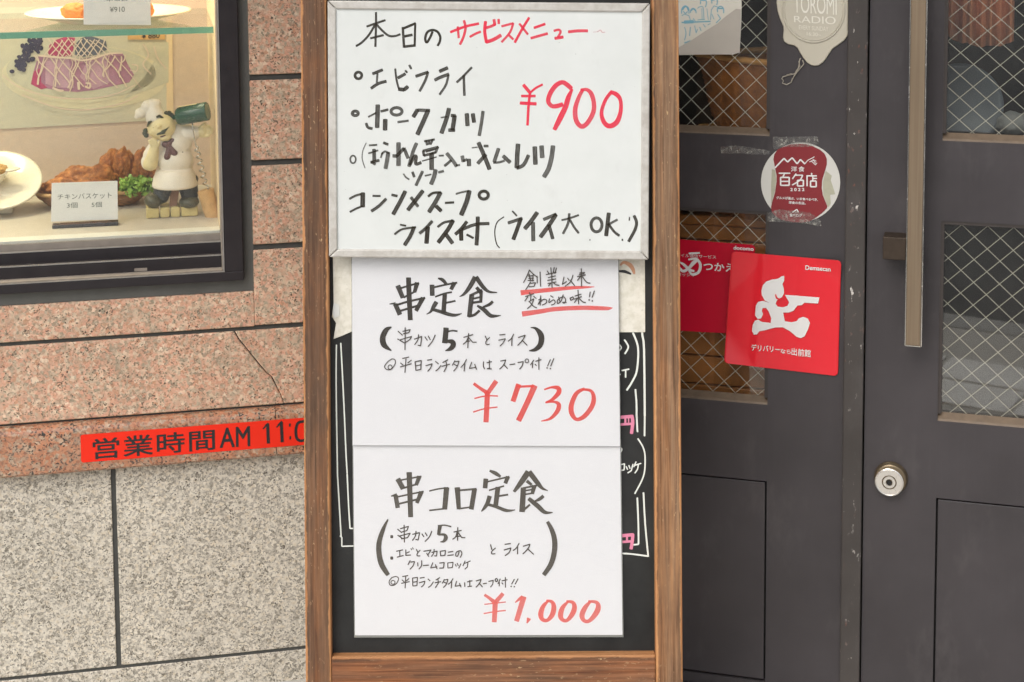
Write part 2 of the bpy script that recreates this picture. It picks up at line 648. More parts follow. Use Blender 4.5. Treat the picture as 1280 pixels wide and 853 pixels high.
# ------------------------------------------------------------------ materials
M = {}
PAL_PINK = [(0.0, (0.50, 0.25, 0.145)), (0.20, (0.70, 0.385, 0.265)), (0.40, (0.58, 0.295, 0.20)), (0.52, (0.80, 0.62, 0.44)), (0.66, (0.50, 0.41, 0.295)), (0.80, (0.27, 0.225, 0.165)), (0.9, (0.74, 0.46, 0.31)), (1.0, (0.86, 0.74, 0.56))]
M['pink'] = granite('pink_granite', PAL_PINK, 175, 0.12, 0.55, 0.12, 0.35, (0.08, 0.062, 0.045))
M['pinkpol'] = granite('polished_pink_granite', [(0.0, (0.34, 0.12, 0.055)), (0.35, (0.55, 0.25, 0.14)), (0.6, (0.40, 0.185, 0.11)), (0.8, (0.38, 0.30, 0.22)), (1.0, (0.58, 0.44, 0.31))], 150, 0.22, 0.2, 0.12, 0.6)
M['grey'] = granite('grey_granite', [(0.0, (0.16, 0.142, 0.112)), (0.25, (0.37, 0.335, 0.275)), (0.5, (0.61, 0.565, 0.48)), (0.8, (0.79, 0.735, 0.63)), (1.0, (0.61, 0.52, 0.385))], 230, 0.12, 0.6, 0.10, 0.3, (0.09, 0.08, 0.062))
M['mortar'] = plain('mortar', (0.065, 0.065, 0.060), 0.9, 0.25, 60, 0.001)
M['caulk'] = plain('weathered_sealant', (0.115, 0.115, 0.105), 0.7, 0.22, 26, 0.0006)
M['crack'] = plain('crack_dark', (0.06, 0.035, 0.025), 0.95)
M['alu'] = plain('bronze_anodised_frame', (0.036, 0.031, 0.034), 0.38, 0.18, 22, 0, 0.35, 0.5)
M['alu_edge'] = plain('pale_metal_edge', (0.42, 0.40, 0.38), 0.35, 0.2, 60, 0, 0.6)  # paler metal for the thin strips along the track steps
M['alu_dirt'] = plain('dusty_track', (0.27, 0.235, 0.20), 0.8, 0.3, 45)
M['white_strip'] = plain('white_plastic_strip', (0.62, 0.60, 0.55), 0.4, 0.04)
M['case_back'] = plain('pale_pink_wallpaper', (0.64, 0.50, 0.40), 0.85, 0.07, 90, 0.0008)
M['case_floor'] = plain('cream_laminate', (0.50, 0.45, 0.385), 0.45, 0.06, 12)
M['case_side'] = plain('cream_painted_side', (0.78, 0.62, 0.40), 0.6, 0.05, 10)
M['glass'] = glass('clear_window_glass', (0.98, 0.99, 0.98), 0.035)  # diffuse amount raised to paint a haze veil over the display case
M['doorglass'] = glass('wired_glass_sheet', (0.95, 0.97, 0.96), 0.008, 1.68)
M['pavement'] = plain('pavement_concrete', (0.50, 0.475, 0.43), 0.85, 0.16, 7, 0.001)
M['asphalt'] = plain('asphalt', (0.055, 0.055, 0.056), 0.9, 0.25, 60, 0.002)
M['kerb'] = plain('kerb_stone', (0.36, 0.35, 0.33), 0.85, 0.15, 20)
M['tile_pale'] = plain('pale_paving_tile', (0.80, 0.78, 0.74), 0.7, 0.10, 9)
M['room'] = plain('brown_interior_wall', (0.075, 0.042, 0.024), 0.8, 0.35, 6)


# ------------------------------------------------------------------ ground
g = MB()
g.box(-40, 40, -6.0, -0.45, -0.3, 0.0)
solo('pavement', g, M['pavement'], 'pale concrete pavement in front of the shop', None, WF, (0, -2, 0), kind='structure')
g = MB().box(-40, 40, -0.45, -0.30, -0.3, 0.004)
solo('kerb', g, M['kerb'], 'grey stone kerb between pavement and road', None, WF, (0, -0.4, 0), kind='structure', bevel=0.008)
g = MB().box(-150, 150, -0.30, 200, -0.4, -0.10)
solo('road', g, M['asphalt'], 'dark asphalt road beyond the kerb', None, WF, (0, 2, -0.1), kind='structure')
g = MB()
for i in range(-3, 14):
    for j in range(2):
        g.box(-0.2 + i * 0.302, -0.2 + i * 0.302 + 0.285, -1.20 + j * 0.22, -1.20 + j * 0.22 + 0.205, -0.004, 0.004)
solo('paving_strip', g, M['tile_pale'], 'strip of pale ribbed paving tiles before the door', None, WF, (1, -1.2, 0), kind='structure', bevel=0.002)

# ------------------------------------------------------------------ granite wall (left plane)
F = LF
hv = lambda y0, y1, x1=378, d=0.0, x0=0: avg(F.p(x0, y0, d)[1], F.p(x1, y1, d)[1])
px = F.scale(190, 430)
UL = -2.6
v_ca = hv(383, 364.5, 319)                 # lower edge of the sealant round the window
v_ja = hv(431.5, 407)
v_jb = hv(533, 504)
v_lb = hv(595, 562)
v_gj = hv(851, 811)
u_wr = F.p(305, 250, 0)[0]                 # outer right edge of window frame
u_col = F.p(313.5, 180)[0]
u_thin = F.p(319, 387)[0]
wall = thing('granite_wall', 'shop wall of rough pink granite over speckled grey granite slabs', 'wall', F, (-1.3, 0, 0))
bk = MB()
v_ft = v_ca + 2 * px
W_TOP, U_WL = 2.02, -2.30
bk.box(UL, 0.02, -0.16, -0.005, -0.05, v_ca - 0.001)
bk.box(u_wr + 0.012, 0.02, -0.16, -0.005, v_ca - 0.001, W_TOP)
bk.box(UL, 0.02, -0.16, -0.005, W_TOP, 2.75)
bk.box(UL, U_WL, -0.16, -0.005, v_ca - 0.001, W_TOP)
part('mortar_backing', bk, M['mortar'], wall)
bl = MB()
j = 3.7 * px


def block(u0, u1, v0, v1, d1=0.0):
    bl.box(u0, u1, -0.03, d1 + rng.uniform(-0.0006, 0.0006), v0, v1)


cj = [F.p(345, 96.5)[1], F.p(348, 203)[1], F.p(350, 308)[1]]
u_r = 0.012
step = cj[0] - cj[1]
block(u_col, u_r, v_ja + j, cj[2] - j)
block(u_col, u_r, cj[2] + j, cj[1] - j)
block(u_col, u_r, cj[1] + j, cj[0] - j)
vv = cj[0] + j
while vv < 2.5:
    block(u_col, u_r, vv, vv + step - 2 * j)
    vv += step
for k in range(2):                                   # stones either side of the thin joint under the window
    pass
block(UL, u_thin - 0.0012, v_ja + 2.6 * px, v_ca)
bl2 = MB()
# the cracked stone: two pieces along the crack
ck = [(293, 413), (299, 425), (312, 441), (325, 457), (333, 466), (340, 472), (346, 484), (351, 494), (355, 504)]
cu = [F.p(x, y) for x, y in ck]
cu[0] = (cu[0][0], v_ja - 2.6 * px); cu[-1] = (cu[-1][0], v_jb + 1.2 * px)
ga = [0.0011, 0.0012, 0.0009, 0.0011, 0.0008, 0.0010, 0.0006, 0.0004, 0.0002]
left = [(UL, cu[-1][1]), ] + [(u - g_, v) for (u, v), g_ in zip(reversed(cu), reversed(ga))] + [(UL, cu[0][1])]
right = [(u + g_, v) for (u, v), g_ in zip(cu, ga)] + [(u_r, cu[-1][1]), (u_r, cu[0][1])]
bl.prism(left, -0.03, 0.0)
bl.prism(right, -0.03, -0.0006)
vv = W_TOP + 0.01
while vv < 2.6:
    bl.box(UL, u_col - 2 * j, -0.03, 0, vv, vv + step - 2 * j); vv += step
part('pink_granite_cladding', bl, M['pink'], wall, bevel=0.0022)
# ledge with rounded nose
lt, lb = v_jb - 1.6 * px, v_lb
prof = [(-0.03, lt), (0.002, lt)]
for i in range(7):
    t = R(90 - i * 15)
    prof.append((0.004 + 0.016 * math.cos(t), lt - 0.015 + 0.015 * math.sin(t)))
prof += [(0.021, lb + 0.004), (0.017, lb), (-0.03, lb)]
ld = MB()
u_lj = F.p(345, 540, 0.02)[0]
for a, b_ in ((UL, u_lj - 0.0006), (u_lj + 0.0006, u_r)):
    n = len(prof)
    ld.add([(a, d, v) for d, v in prof] + [(b_, d, v) for d, v in prof],
           [tuple(range(n)), tuple(range(2 * n - 1, n - 1, -1))] + [(i, (i + 1) % n, (i + 1) % n + n, i + n) for i in range(n)])
part('granite_ledge', ld, M['pinkpol'], wall)
gs = MB()
u_gj = F.p(144.8, 700, -0.004)[0]
gw = 3.0 * px
gt = 2.2 * px
sl_w = 0.62
for row, (v0, v1) in enumerate(((v_gj + gt, lb - 0.001), (v_gj - 0.33, v_gj - gt), (-0.04, v_gj - 0.33 - 2 * gt))):
    off = [0, 0.385, 0][row]
    k = -4
    edges = [u_gj + off + sl_w * q for q in range(-5, 3)]
    for a, b_ in zip(edges[:-1], edges[1:]):
        if a > u_r: continue
        gs.box(max(a + gw, UL), min(b_ - gw, u_r), -0.03, -0.003 + rng.uniform(-0.0005, 0.0005), v0, v1)
part('grey_granite_slabs', gs, M['grey'], wall, bevel=0.0016)

# ------------------------------------------------------------------ display window
win = thing('display_window', 'dark bronze framed food display window in the granite wall', 'window', F, (u_wr - 0.5, 0, v_ca))
fd = 0.012
ur_o, ur_i = F.p(301, 176, fd)[0], F.p(277, 172, fd)[0]
vb_o, vb_i = hv(368, 351, 305, fd), hv(356, 341, 283, fd)
cq = MB()
cq.box(U_WL, u_col + 0.001, -0.05, -0.0035, v_ca + 0.0005, vb_o - 0.001)
cq.box(ur_o + 0.001, u_col + 0.001, -0.05, -0.0035, vb_o - 0.001, W_TOP)
part('sealant', cq, M['caulk'], win)
fr = MB()
fr.box(U_WL, ur_o, -0.018, fd, vb_o, vb_i)
fr.box(ur_i, ur_o, -0.075, fd, vb_i, W_TOP)
fr.box(U_WL, U_WL + 0.04, -0.075, fd, vb_i, W_TOP)
fr.box(U_WL + 0.04, ur_i, -0.075, fd, W_TOP - 0.04, W_TOP)
part('outer_frame', fr, M['alu'], win, bevel=0.0015)
# sliding-sash tracks stepping back from the frame
d2, d3, dg = -0.020, -0.044, -0.060
a0, a1 = hv(347.5, 334.5, 280, d2), hv(334, 320.5, 280, d2)
b0, b1 = hv(329.5, 316.5, 280, d3), hv(316.5, 303.5, 280, d3)
vg = hv(305, 291.8, 277, dg)
ui = ur_i - 0.004
tr = MB()
tr.box(U_WL + 0.04, ui, d2 - 0.022, d2, vb_o, a1)
tr.box(U_WL + 0.04, ui, d3 - 0.014, d3, vb_o, b1)
part('sash_track', tr, M['alu'], win, bevel=0.001)
te = MB()
te.box(U_WL + 0.04, ui, d2 - 0.006, d2 + 0.0012, a1, a1 + 0.0016)
te.box(U_WL + 0.04, ui, d3 - 0.006, d3 + 0.0012, b1, b1 + 0.0016)
te.box(U_WL + 0.04, ur_i, fd - 0.005, fd + 0.0012, vb_i + 0.0003, vb_i + 0.0014)
te.box(ur_i - 0.0022, ur_i - 0.0004, -0.05, fd + 0.001, vb_i, W_TOP - 0.05)
part('track_edge', te, M['alu_edge'], win)
ds = MB()
ds.box(U_WL + 0.04, ui, -0.0195, fd - 0.008, vb_i - 0.002, a0 - 0.001)
ds.box(ui, ur_i - 0.0024, -0.06, 0.0, vb_i, W_TOP - 0.05)
ds.box(U_WL + 0.04, ui, -0.0435, d2 - 0.0225, b0 - 0.012, b0 - 0.001)
ds.box(U_WL + 0.04, ui, dg - 0.004, d3 - 0.0145, b0, vg - 0.001)
un0, un1 = F.p(168, 337, d2)[0], F.p(184, 337, d2)[0]
ds.box(un0, un1, d2 - 0.002, d2 + 0.0014, a0, a0 + 0.0055)
part('track_channel', ds, M['alu_dirt'], win)
gp = MB()
gp.box(U_WL + 0.04, ui, dg - 0.005, dg, vg - 0.0005, W_TOP - 0.04)
part('window_pane', gp, M['glass'], win)
# cabinet behind
CB = -0.52
u_cs = F.p(271.5, 140, -0.07)[0]
ws = MB()
ws.box(U_WL, u_cs, -0.10, dg - 0.006, vg - 0.03, vg + 0.0035)
part('front_strip', ws, M['white_strip'], win, bevel=0.001)
v_fl = vg + 0.0015
cf = MB().box(U_WL, u_cs, CB, -0.1005, v_fl - 0.03, v_fl)
part('cabinet_floor', cf, M['case_floor'], win)
cbk = MB().box(U_WL - 0.02, u_cs + 0.02, CB - 0.02, CB, v_fl - 0.03, W_TOP + 0.02)
part('cabinet_back', cbk, M['case_back'], win)
for a, c in ((u_cs, u_cs + 0.018), (U_WL - 0.018, U_WL)):
    part('cabinet_side', MB().box(a, c, CB, -0.0755, v_fl - 0.03, W_TOP), M['case_side'], win)
ct = MB().box(U_WL - 0.018, u_cs + 0.018, CB, -0.0755, W_TOP + 0.0005, W_TOP + 0.02)
part('cabinet_ceiling', ct, M['case_side'], win)
lm = bpy.data.lights.new('cabinet_lamp', 'AREA')
lm.shape = 'RECTANGLE'
lm.size, lm.size_y = 1.2, 0.10
lm.energy = 20.0
lm.color = (1.0, 0.86, 0.64)
lo = bpy.data.objects.new('cabinet_lamp', lm)
COL.objects.link(lo)
lo.matrix_world = fmat(F, (u_cs - 0.62, -0.30, W_TOP - 0.05))

# red opening-hours tape across the ledge
sd_ = 0.0216
tp = MB()
q = [F.p(x, y, sd_) for x, y in ((100.5, 544.5), (379, 522), (379, 556), (100.5, 579))]
uu0, uu1 = q[0][0], -0.02
vt_, vb_ = avg(q[0][1], q[1][1]), avg(q[2][1], q[3][1])
pts = []
for cx_, cz_, a_ in ((uu0 + .004, vb_ + .004, 180), (uu1 - .004, vb_ + .004, 270), (uu1 - .004, vt_ - .004, 0), (uu0 + .004, vt_ - .004, 90)):
    for k in range(5):
        t = R(a_ + k * 22.5)
        pts.append((cx_ + .004 * math.cos(t), cz_ + .004 * math.sin(t)))
tp.prism(pts, 0.0212, sd_)
M['tape'] = plain('fluorescent_red_vinyl', (0.90, 0.034, 0.014), 0.5, 0.04, 20, 0, 0, 0.2)
M['print_black'] = plain('black_print', (0.022, 0.020, 0.022), 0.5, 0.1)
hrs = thing('opening_hours_sign', 'fluorescent red strip with black opening hours stuck on the granite ledge', 'sign', F, (avg(uu0, uu1), sd_, vb_))
part('strip', tp, M['tape'], hrs)
lt_ = MB()
vtx = lambda y0: 0
text_mesh(lt_, F, '営業時間', [(116, 549.2), (268, 536.5), (268.5, 562), (116.5, 574.5)], sd_ + 0.0003, bold=0.010, space=1.07)
text_mesh(lt_, F, 'AM', [(275, 535.8), (312, 533.2), (312.5, 557.5), (275, 559.8)], sd_ + 0.0003, bold=0.012)
hp = Pen(F, sd_ + 0.0002, cap=0.05)
hp.write(80, 505, 4, 16, '995,126,6 1010,108,10 1022,98,10 | 1018,100 1022,198 | 1062,118,6 1078,100,10 1090,88,10 | 1086,92 1091,192 | . 1129,106,8 | . 1131,170,8 | ~ w14 1196,88 1170,96 1159,130 1163,170 1180,184 1205,180 1225,160 1230,120 1220,92 1196,86 | ~ w14 1290,80 1265,90 1256,124 1260,164 1278,178 1300,172 1320,150 1324,112 1312,86 1290,79')
part('numerals', hp.mb, M['print_black'], hrs)
part('lettering', lt_, M['print_black'], hrs)

# ------------------------------------------------------------------ double door (right plane)
F = RF


def door_paint(name, chips=0.0, base=(0.053, 0.0465, 0.0495)):
    b = NB(name)
    n1 = b.noise(3.5, 5, 0.6)
    c = b.mix(b.ramp(n1, [(0.3, 0.0), (0.7, 1.0)]), [x * 0.80 for x in base], [x * 1.22 for x in base])
    br = b.noise(1.0, 4, 0.6, b.map((190, 190, 3)))
    c = b.mix(b.math('MULTIPLY', b.ramp(br, [(0.5, 0.0), (0.75, 1.0)]), b.ramp(b.noise(2.2, 3), [(0.4, 0.0), (0.65, 0.16)])), c, (0.10, 0.09, 0.095))
    scf = b.ramp(b.noise(1.0, 6, 0.72, b.map((11, 11, 4.5), (2, 1, 0))), [(0.55, 0.0), (0.74, 0.4)])
    c = b.mix(scf, c, (0.115, 0.104, 0.102))
    dust = b.ramp(b.noise(75, 3, 0.6), [(0.735, 0.0), (0.77, 0.75)])
    c = b.mix(b.math('MULTIPLY', dust, b.ramp(b.noise(4.2, 3), [(0.5, 0.0), (0.65, 0.8)])), c, (0.33, 0.29, 0.26))
    if chips:
        v = b.noise(1.0, 4, 0.68, b.map((95, 95, 46)))
        zone = b.ramp(b.noise(3.1, 3), [(0.40, 0.0), (0.54, 1.0)])
        f = b.math('MULTIPLY', b.ramp(v, [(0.615, 0.0), (0.635, 1.0)]), zone)
        c = b.mix(f, c, b.ramp(b.noise(40, 2), [(0.42, (0.62, 0.58, 0.54)), (0.5, (0.16, 0.14, 0.13)), (0.62, (0.16, 0.07, 0.05))]))
    b.set(col=c, rough=b.ramp(b.noise(9, 5, 0.6), [(0.3, 0.30), (0.7, 0.55)]), spec=0.45)
    b.bump(br, 0.0005, 0.35)
    return b.m


M['door'] = door_paint('dark_door_paint')
M['door_strip'] = door_paint('chipped_dark_paint', 1.0, (0.060, 0.052, 0.048))
M['groove'] = plain('dark_groove', (0.012, 0.011, 0.011), 0.8)
M['bead'] = plain('worn_brown_bead', (0.15, 0.105, 0.068), 0.55, 0.35, 70, 0.0005)
M['bead_dark'] = plain('dark_bead', (0.05, 0.040, 0.036), 0.5, 0.25, 50)
M['wire'] = plain('bright_steel_wire', (0.62, 0.56, 0.46), 0.45, 0.1, 50, 0, 0.2)
b = NB('brushed_bronze')
br = b.noise(1.0, 3, 0.6, b.map((300, 300, 3)))
b.set(col=b.ramp(br, [(0.3, (0.25, 0.185, 0.125)), (0.7, (0.32, 0.245, 0.17))]), rough=b.ramp(b.noise(6, 3), [(0.3, 0.42), (0.7, 0.55)]), metal=0.75)
M['bronze'] = b.m
M['chrome'] = plain('bright_metal_edge', (0.75, 0.72, 0.67), 0.22, 0.06, 40, 0, 1.0)
M['bracket'] = plain('dirty_brown_metal', (0.055, 0.038, 0.026), 0.6, 0.4, 80, 0.0006, 0.4)
M['nickel'] = plain('nickel', (0.82, 0.79, 0.74), 0.32, 0.06, 60, 0, 0.8)
M['brass_dark'] = plain('tarnished_brass', (0.22, 0.17, 0.11), 0.45, 0.3, 60, 0.0003, 0.8)

u_gap = F.p(1081, 430)[0]
D_BOT, D_TOP = 0.0115, 2.12
GL = -0.014


M['doorglass_boosted'] = glass('boosted_reflection_wired_glass', (0.93, 0.95, 0.94), 0.008, 2.15)  # reflectance raised to strengthen the pavement reflection, not a known coating


def leaf(root, u0, u1, wu0, wu1, rows, panel, mats, meshpx, gm='doorglass'):
    """stiles and rails, two wired panes with beads, one flush panel"""
    fr = MB()
    (t1, b1), (t2, b2) = rows
    pt, pb = panel
    for a, c in ((u0, wu0), (wu1, u1)):
        fr.box(a, c, -0.042, 0, D_BOT, D_TOP)
    for lo_, hi_ in ((t1, D_TOP), (t2, b1), (pt, b2), (D_BOT, pb)):
        fr.box(wu0 - 0.0001, wu1 + 0.0001, -0.0421, -0.0002, lo_, hi_)
    part('leaf_frame', fr, M['door'], root)
    gv = MB()
    gv.box(wu0, wu1, -0.036, -0.012, pb, pt)
    part('panel_groove', gv, M['groove'], root)
    g_ = 0.0034
    pn = MB().box(wu0 + g_, wu1 - g_, -0.030, -0.0016, pb + g_, pt - g_)
    part('lower_panel', pn, M['door'], root, bevel=0.0012)
    for (tp_, bt), (sx_, sy_) in zip(rows, meshpx):
        pane = MB().box(wu0 + 0.003, wu1 - 0.003, GL - 0.0055, GL, bt + 0.003, tp_ - 0.003)
        po = part('window_pane', pane, M[gm], root)
        bd_ = MB()
        bd_.hexa([(wu0, -0.0135, bt), (wu1, -0.0135, bt), (wu1, -0.0003, bt), (wu0, -0.0003, bt)],
                 [(wu0, -0.0135, bt + 0.0125), (wu1, -0.0135, bt + 0.0125), (wu1, -0.0025, bt + 0.0035), (wu0, -0.0025, bt + 0.0035)])
        part('sill_bead', bd_, M['bead'], po)
        bd_ = MB()
        for a, c in ((wu0, wu0 + 0.006), (wu1 - 0.006, wu1)):
            bd_.box(a, c, -0.0135, -0.0022, bt + 0.0126, tp_)
        bd_.box(wu0 + 0.006, wu1 - 0.006, -0.0135, -0.0022, tp_ - 0.006, tp_)
        part('side_bead', bd_, M['bead_dark'], po)
        wm_ = MB()
        U0, U1, V0, V1 = wu0 + 0.006, wu1 - 0.006, bt + 0.006, tp_ - 0.006
        sl_ = sy_ / sx_
        for sg in (1, -1):
            dd = GL - 0.0022 - (0.0011 if sg > 0 else 0)
            k0 = int(((V0 - (U1 if sg > 0 else -U0) * sl_) / sy_)) - 60
            for k in range(k0, k0 + 160):
                c0 = k * sy_ + (0.004 if sg > 0 else 0.011)
                pts = []
                for uu in (U0, U1):
                    pts.append((uu, sg * sl_ * uu + c0))
                (ua, va), (ub, vb2) = pts
                def clip(ua, va, ub, vb2):
                    if max(va, vb2) < V0 or min(va, vb2) > V1: return None
                    o_ = []
                    for (x, y), (x2, y2) in (((ua, va), (ub, vb2)), ((ub, vb2), (ua, va))):
                        if y < V0: x, y = x + (x2 - x) * (V0 - y) / (y2 - y), V0
                        elif y > V1: x, y = x + (x2 - x) * (V1 - y) / (y2 - y), V1
                        o_.append((x, y))
                    return o_
                r_ = clip(ua, va, ub, vb2)
                if not r_: continue
                (ua, va), (ub, vb2) = r_
                n_ = 3
                wm_.tube([(ua, dd, va), (ub, dd, vb2)], 0.0006, 5)
        part('wire_mesh', wm_, M['wire'], po)


pxr = F.scale(1000, 400)
# left leaf
wu1 = avg(F.p(963, 70)[0], F.p(960, 400)[0], F.p(957.5, 730)[0])
u0L = 0.018
st_w = u_gap - wu1
ld1 = thing('entrance_door', 'left leaf of the dark painted double door, half hidden by the menu signboard', 'door', F, (0.3, 0, 0), 'leaves of the double door')
rowsL = ((F.p(905, -85)[1], avg(F.p(851, 167)[1], F.p(963, 169.6)[1])), (F.p(905, 262)[1], avg(F.p(851, 496.6)[1], F.p(959, 507)[1])))
pL = (avg(F.p(850, 591.4)[1], F.p(960, 602)[1]), 0.03)
leaf(ld1, u0L, u_gap - 0.0012, u0L + st_w * 0.8, wu1, rowsL, pL, M, ((27.5 * pxr, 27.5 * pxr), (29 * pxr, 29 * pxr)))
us0 = avg(F.p(1061, 0, 0.010)[0], F.p(1053, 450, 0.010)[0], F.p(1050, 853, 0.010)[0])
stp = MB().box(us0, u_gap - 0.0012, 0.0003, 0.0105, D_BOT, D_TOP)
part('meeting_strip', stp, M['door_strip'], ld1, bevel=0.002)
# right leaf
u1R = u_gap + 0.0012
wu0R = avg(F.p(1180.5, 88)[0], F.p(1173.5, 400)[0], F.p(1167.6, 740)[0])
wu1R = wu0R + (wu1 - (u0L + st_w * 0.8)) * 1.05
rowsR = ((F.p(1230, -80)[1], F.p(1230, 178.2)[1]), (F.p(1228, 279)[1], F.p(1225, 530.7)[1]))
pR = (F.p(1225, 628)[1], 0.03)
rd1 = thing('entrance_door', 'right leaf of the dark double door with the long bronze pull handle and keyhole', 'door', F, (u1R + 0.3, 0, 0), 'leaves of the double door')
leaf(rd1, u1R, wu1R + st_w, wu0R, wu1R, rowsR, pR, M, ((31 * pxr, 27.5 * pxr), (30.5 * pxr, 28.5 * pxr)), 'doorglass_boosted')
hd = 0.052
uh0, uh1 = avg(F.p(1138, 0, hd)[0], F.p(1130.5, 433, hd)[0]), avg(F.p(1158.5, 0, hd)[0], F.p(1152.5, 433, hd)[0])
vh = F.p(1142, 433, hd)[1]
hb = MB().box(uh0 + 0.0016, uh1 - 0.0016, hd - 0.010, hd + 0.0008, vh + 0.001, vh + 0.95)
ho = part('pull_handle', hb, M['bronze'], rd1, bevel=0.0012)
he = MB()
he.box(uh0, uh0 + 0.0014, hd - 0.011, hd, vh, vh + 0.95)
he.box(uh1 - 0.0014, uh1 + 0.0005, hd - 0.011, hd, vh, vh + 0.95)
he.box(uh0 + 0.0016, uh1 - 0.0016, hd - 0.011, hd, vh - 0.0008, vh + 0.0008)
part('edge_trim', he, M['chrome'], ho)
bq = MB()
ub0, ub1 = F.p(1104, 310, 0.03)[0], F.p(1133, 310, 0.03)[0]
bv0, bv1 = F.p(1115, 323, 0.03)[1], F.p(1115, 295, 0.03)[1]
bq.box(ub0, ub1, 0.0003, hd - 0.0105, bv0, bv1)
part('bracket', bq, M['bracket'], ho, bevel=0.0015)
b2 = MB().box(ub0, ub1, 0.0003, hd - 0.0105, bv0 + 0.62, bv1 + 0.62)
part('bracket', b2, M['bracket'], ho, bevel=0.0015)
# lock
lc = F.q(1111.5, 603.5, 0.016)
lk = MB()
r0 = 18.3 * pxr
lk.lathe((lc[0] + 0.002, 0.0004, lc[2] + 0.004), (0, 1, 0), [(r0 * 1.13, 0), (r0 * 1.13, 0.004), (r0 * 1.03, 0.011), (r0 * 0.95, 0.0125)], 40)
lo_ = part('lock_cylinder', lk, M['brass_dark'], rd1, smooth=False, bevel=0.0008)
lk = MB()
lk.lathe((lc[0], 0.0126, lc[2]), (0, 1, 0), [(r0 * 0.93, 0), (r0 * 0.96, 0.003), (r0 * 0.90, 0.0042), (r0 * 0.86, 0.0032), (r0 * 0.50, 0.0032), (r0 * 0.47, 0.0022), (r0 * 0.43, 0.0022), (r0 * 0.40, 0.0036), (r0 * 0.24, 0.0036), (r0 * 0.20, 0.0020), (0.0, 0.0020)], 40)
part('lock_face', lk, M['nickel'], lo_)
lk = MB().lathe((lc[0], 0.0149, lc[2]), (0, 1, 0), [(r0 * 0.50, 0.0), (r0 * 0.475, 0.0008), (r0 * 0.45, 0.0)], 40)
part('plug_ring', lk, M['brass_dark'], lo_)
lk = MB().lathe((lc[0], 0.0163, lc[2]), (0, 1, 0), [(0.0, 0.0), (r0 * 0.17, 0.0), (r0 * 0.17, 0.0003), (0.0, 0.0003)], 24)
part('key_slot_dish', lk, M['groove'], lo_)
lk = MB()
lk.box(lc[0] - 0.0011, lc[0] + 0.0011, 0.0128, 0.0153, lc[2] - 0.0042, lc[2] + 0.0042)
part('keyhole', lk, M['groove'], lo_)

# wall above and beside the doors, the dim room behind
fw = MB()
fw.box(0.0, 2.3, -0.05, 0.004, D_TOP + 0.003, 2.75)
fw.box(wu1R + st_w + 0.003, 2.3, -0.05, 0.004, 0, D_TOP + 0.002)
fw.box(-0.03, 0.0165, -0.05, 0.002, 0, D_TOP + 0.002)
fw.box(-0.02, 2.3, -0.06, 0.012, -0.04, 0.010)
solo('door_surround', fw, M['door'], 'dark painted surround of the shop doorway', 'wall', F, (1.2, 0, 0))
rm = MB()
ru0, ru1, rd, rt = -0.03, 2.3, -1.3, 2.3
rm.box(ru0, ru1, rd - 0.02, rd, 0, rt)
rm.box(ru0 - 0.02, ru0, rd, -0.052, 0, rt)
rm.box(ru1, ru1 + 0.02, rd, -0.052, 0, rt)
rm.box(ru0, ru1, rd, -0.052, rt, rt + 0.02)
rm.box(ru0, ru1, rd, -0.062, -0.02, 0.002)
solo('interior_walls', rm, M['room'], 'dim brown room behind the door panes', None, F, (1, -0.6, 0), kind='structure')

# ------------------------------------------------------------------ things seen through the door panes
M['wicker'] = plain('brown_wicker', (0.30, 0.098, 0.016), 0.7, 0.6, 60)
M['wicker_rim'] = plain('pale_wicker_rim', (0.52, 0.24, 0.06), 0.7, 0.3, 60)


def basket(c, r, h, taper, label, rim=True):
    t = thing('wicker_basket', label, 'basket', F, c, 'baskets behind the door')
    m = MB()
    n, rows = 168, 46
    vs, fs = [], []
    for i in range(rows + 1):
        z = h * i / rows
        for k in range(n):
            a = 2 * math.pi * k / n
            ph = math.pi * (i // 3)
            rr = r * (taper + (1 - taper) * (i / rows)) + 0.0042 * math.sin(64 * a + ph) * abs(math.sin(math.pi * i / 3 + .5)) + 0.003 * noise.noise(Vector((math.cos(a) * 3, math.sin(a) * 3, z * 18)))
            vs.append((c[0] + rr * math.cos(a), c[1] + rr * math.sin(a) * 0.45, c[2] + z))
    for i in range(rows):
        for k in range(n):
            fs.append((i * n + k, i * n + (k + 1) % n, (i + 1) * n + (k + 1) % n, (i + 1) * n + k))
    fs.append(tuple(range(n)))
    m.add(vs, fs)
    part('woven_body', m, M['wicker'], t, smooth=True)
    rmb = MB()
    pts = [(c[0] + (r + .001) * math.cos(a), c[1] + (r + .001) * 0.45 * math.sin(a), c[2] + h + 0.004 * math.sin(a * 3)) for a in [2 * math.pi * k / 60 for k in range(61)]]
    rmb.tube(pts, 0.0065, 8, cap=False)
    part('rim', rmb, M['wicker_rim'], t, smooth=True)


bd0 = -0.05
q0 = F.q(866, 72, bd0)
bx = F.q(990, 72, bd0)[0]
hgt = q0[2] - F.p(900, 168, bd0)[1]
br_ = bx - q0[0]
basket((bx, bd0 - 0.055, q0[2] - hgt * 0.95), br_, hgt * 0.95, 0.80, 'large brown wicker basket behind the upper pane of the left door')
basket((bx + 0.01, bd0 - 0.055, q0[2] - hgt * 0.95 - 0.16), br_ * 1.02, 0.155, 0.9, 'wicker basket beneath the larger one behind the left door')
M['oldwood'] = plain('brown_varnished_boards', (0.36, 0.125, 0.022), 0.45, 0.6, 14, 0.001)
cr = MB()
qa, qb = F.q(790, 300, -0.05), F.q(985, 530, -0.05)
cz = thing('wooden_cupboard', 'brown wooden cupboard behind the lower pane of the left door', 'cupboard', F, (avg(qa[0], qb[0]), -0.3, 0.0))
z1 = F.p(900, 283, -0.05)[1]
k = 0.0
zc = 0.02
while zc < z1 - 0.01:
    cr.box(qa[0], qb[0], -0.45, -0.05 + 0.002 * math.sin(zc * 300), zc, min(zc + 0.052, z1))
    zc += 0.0545
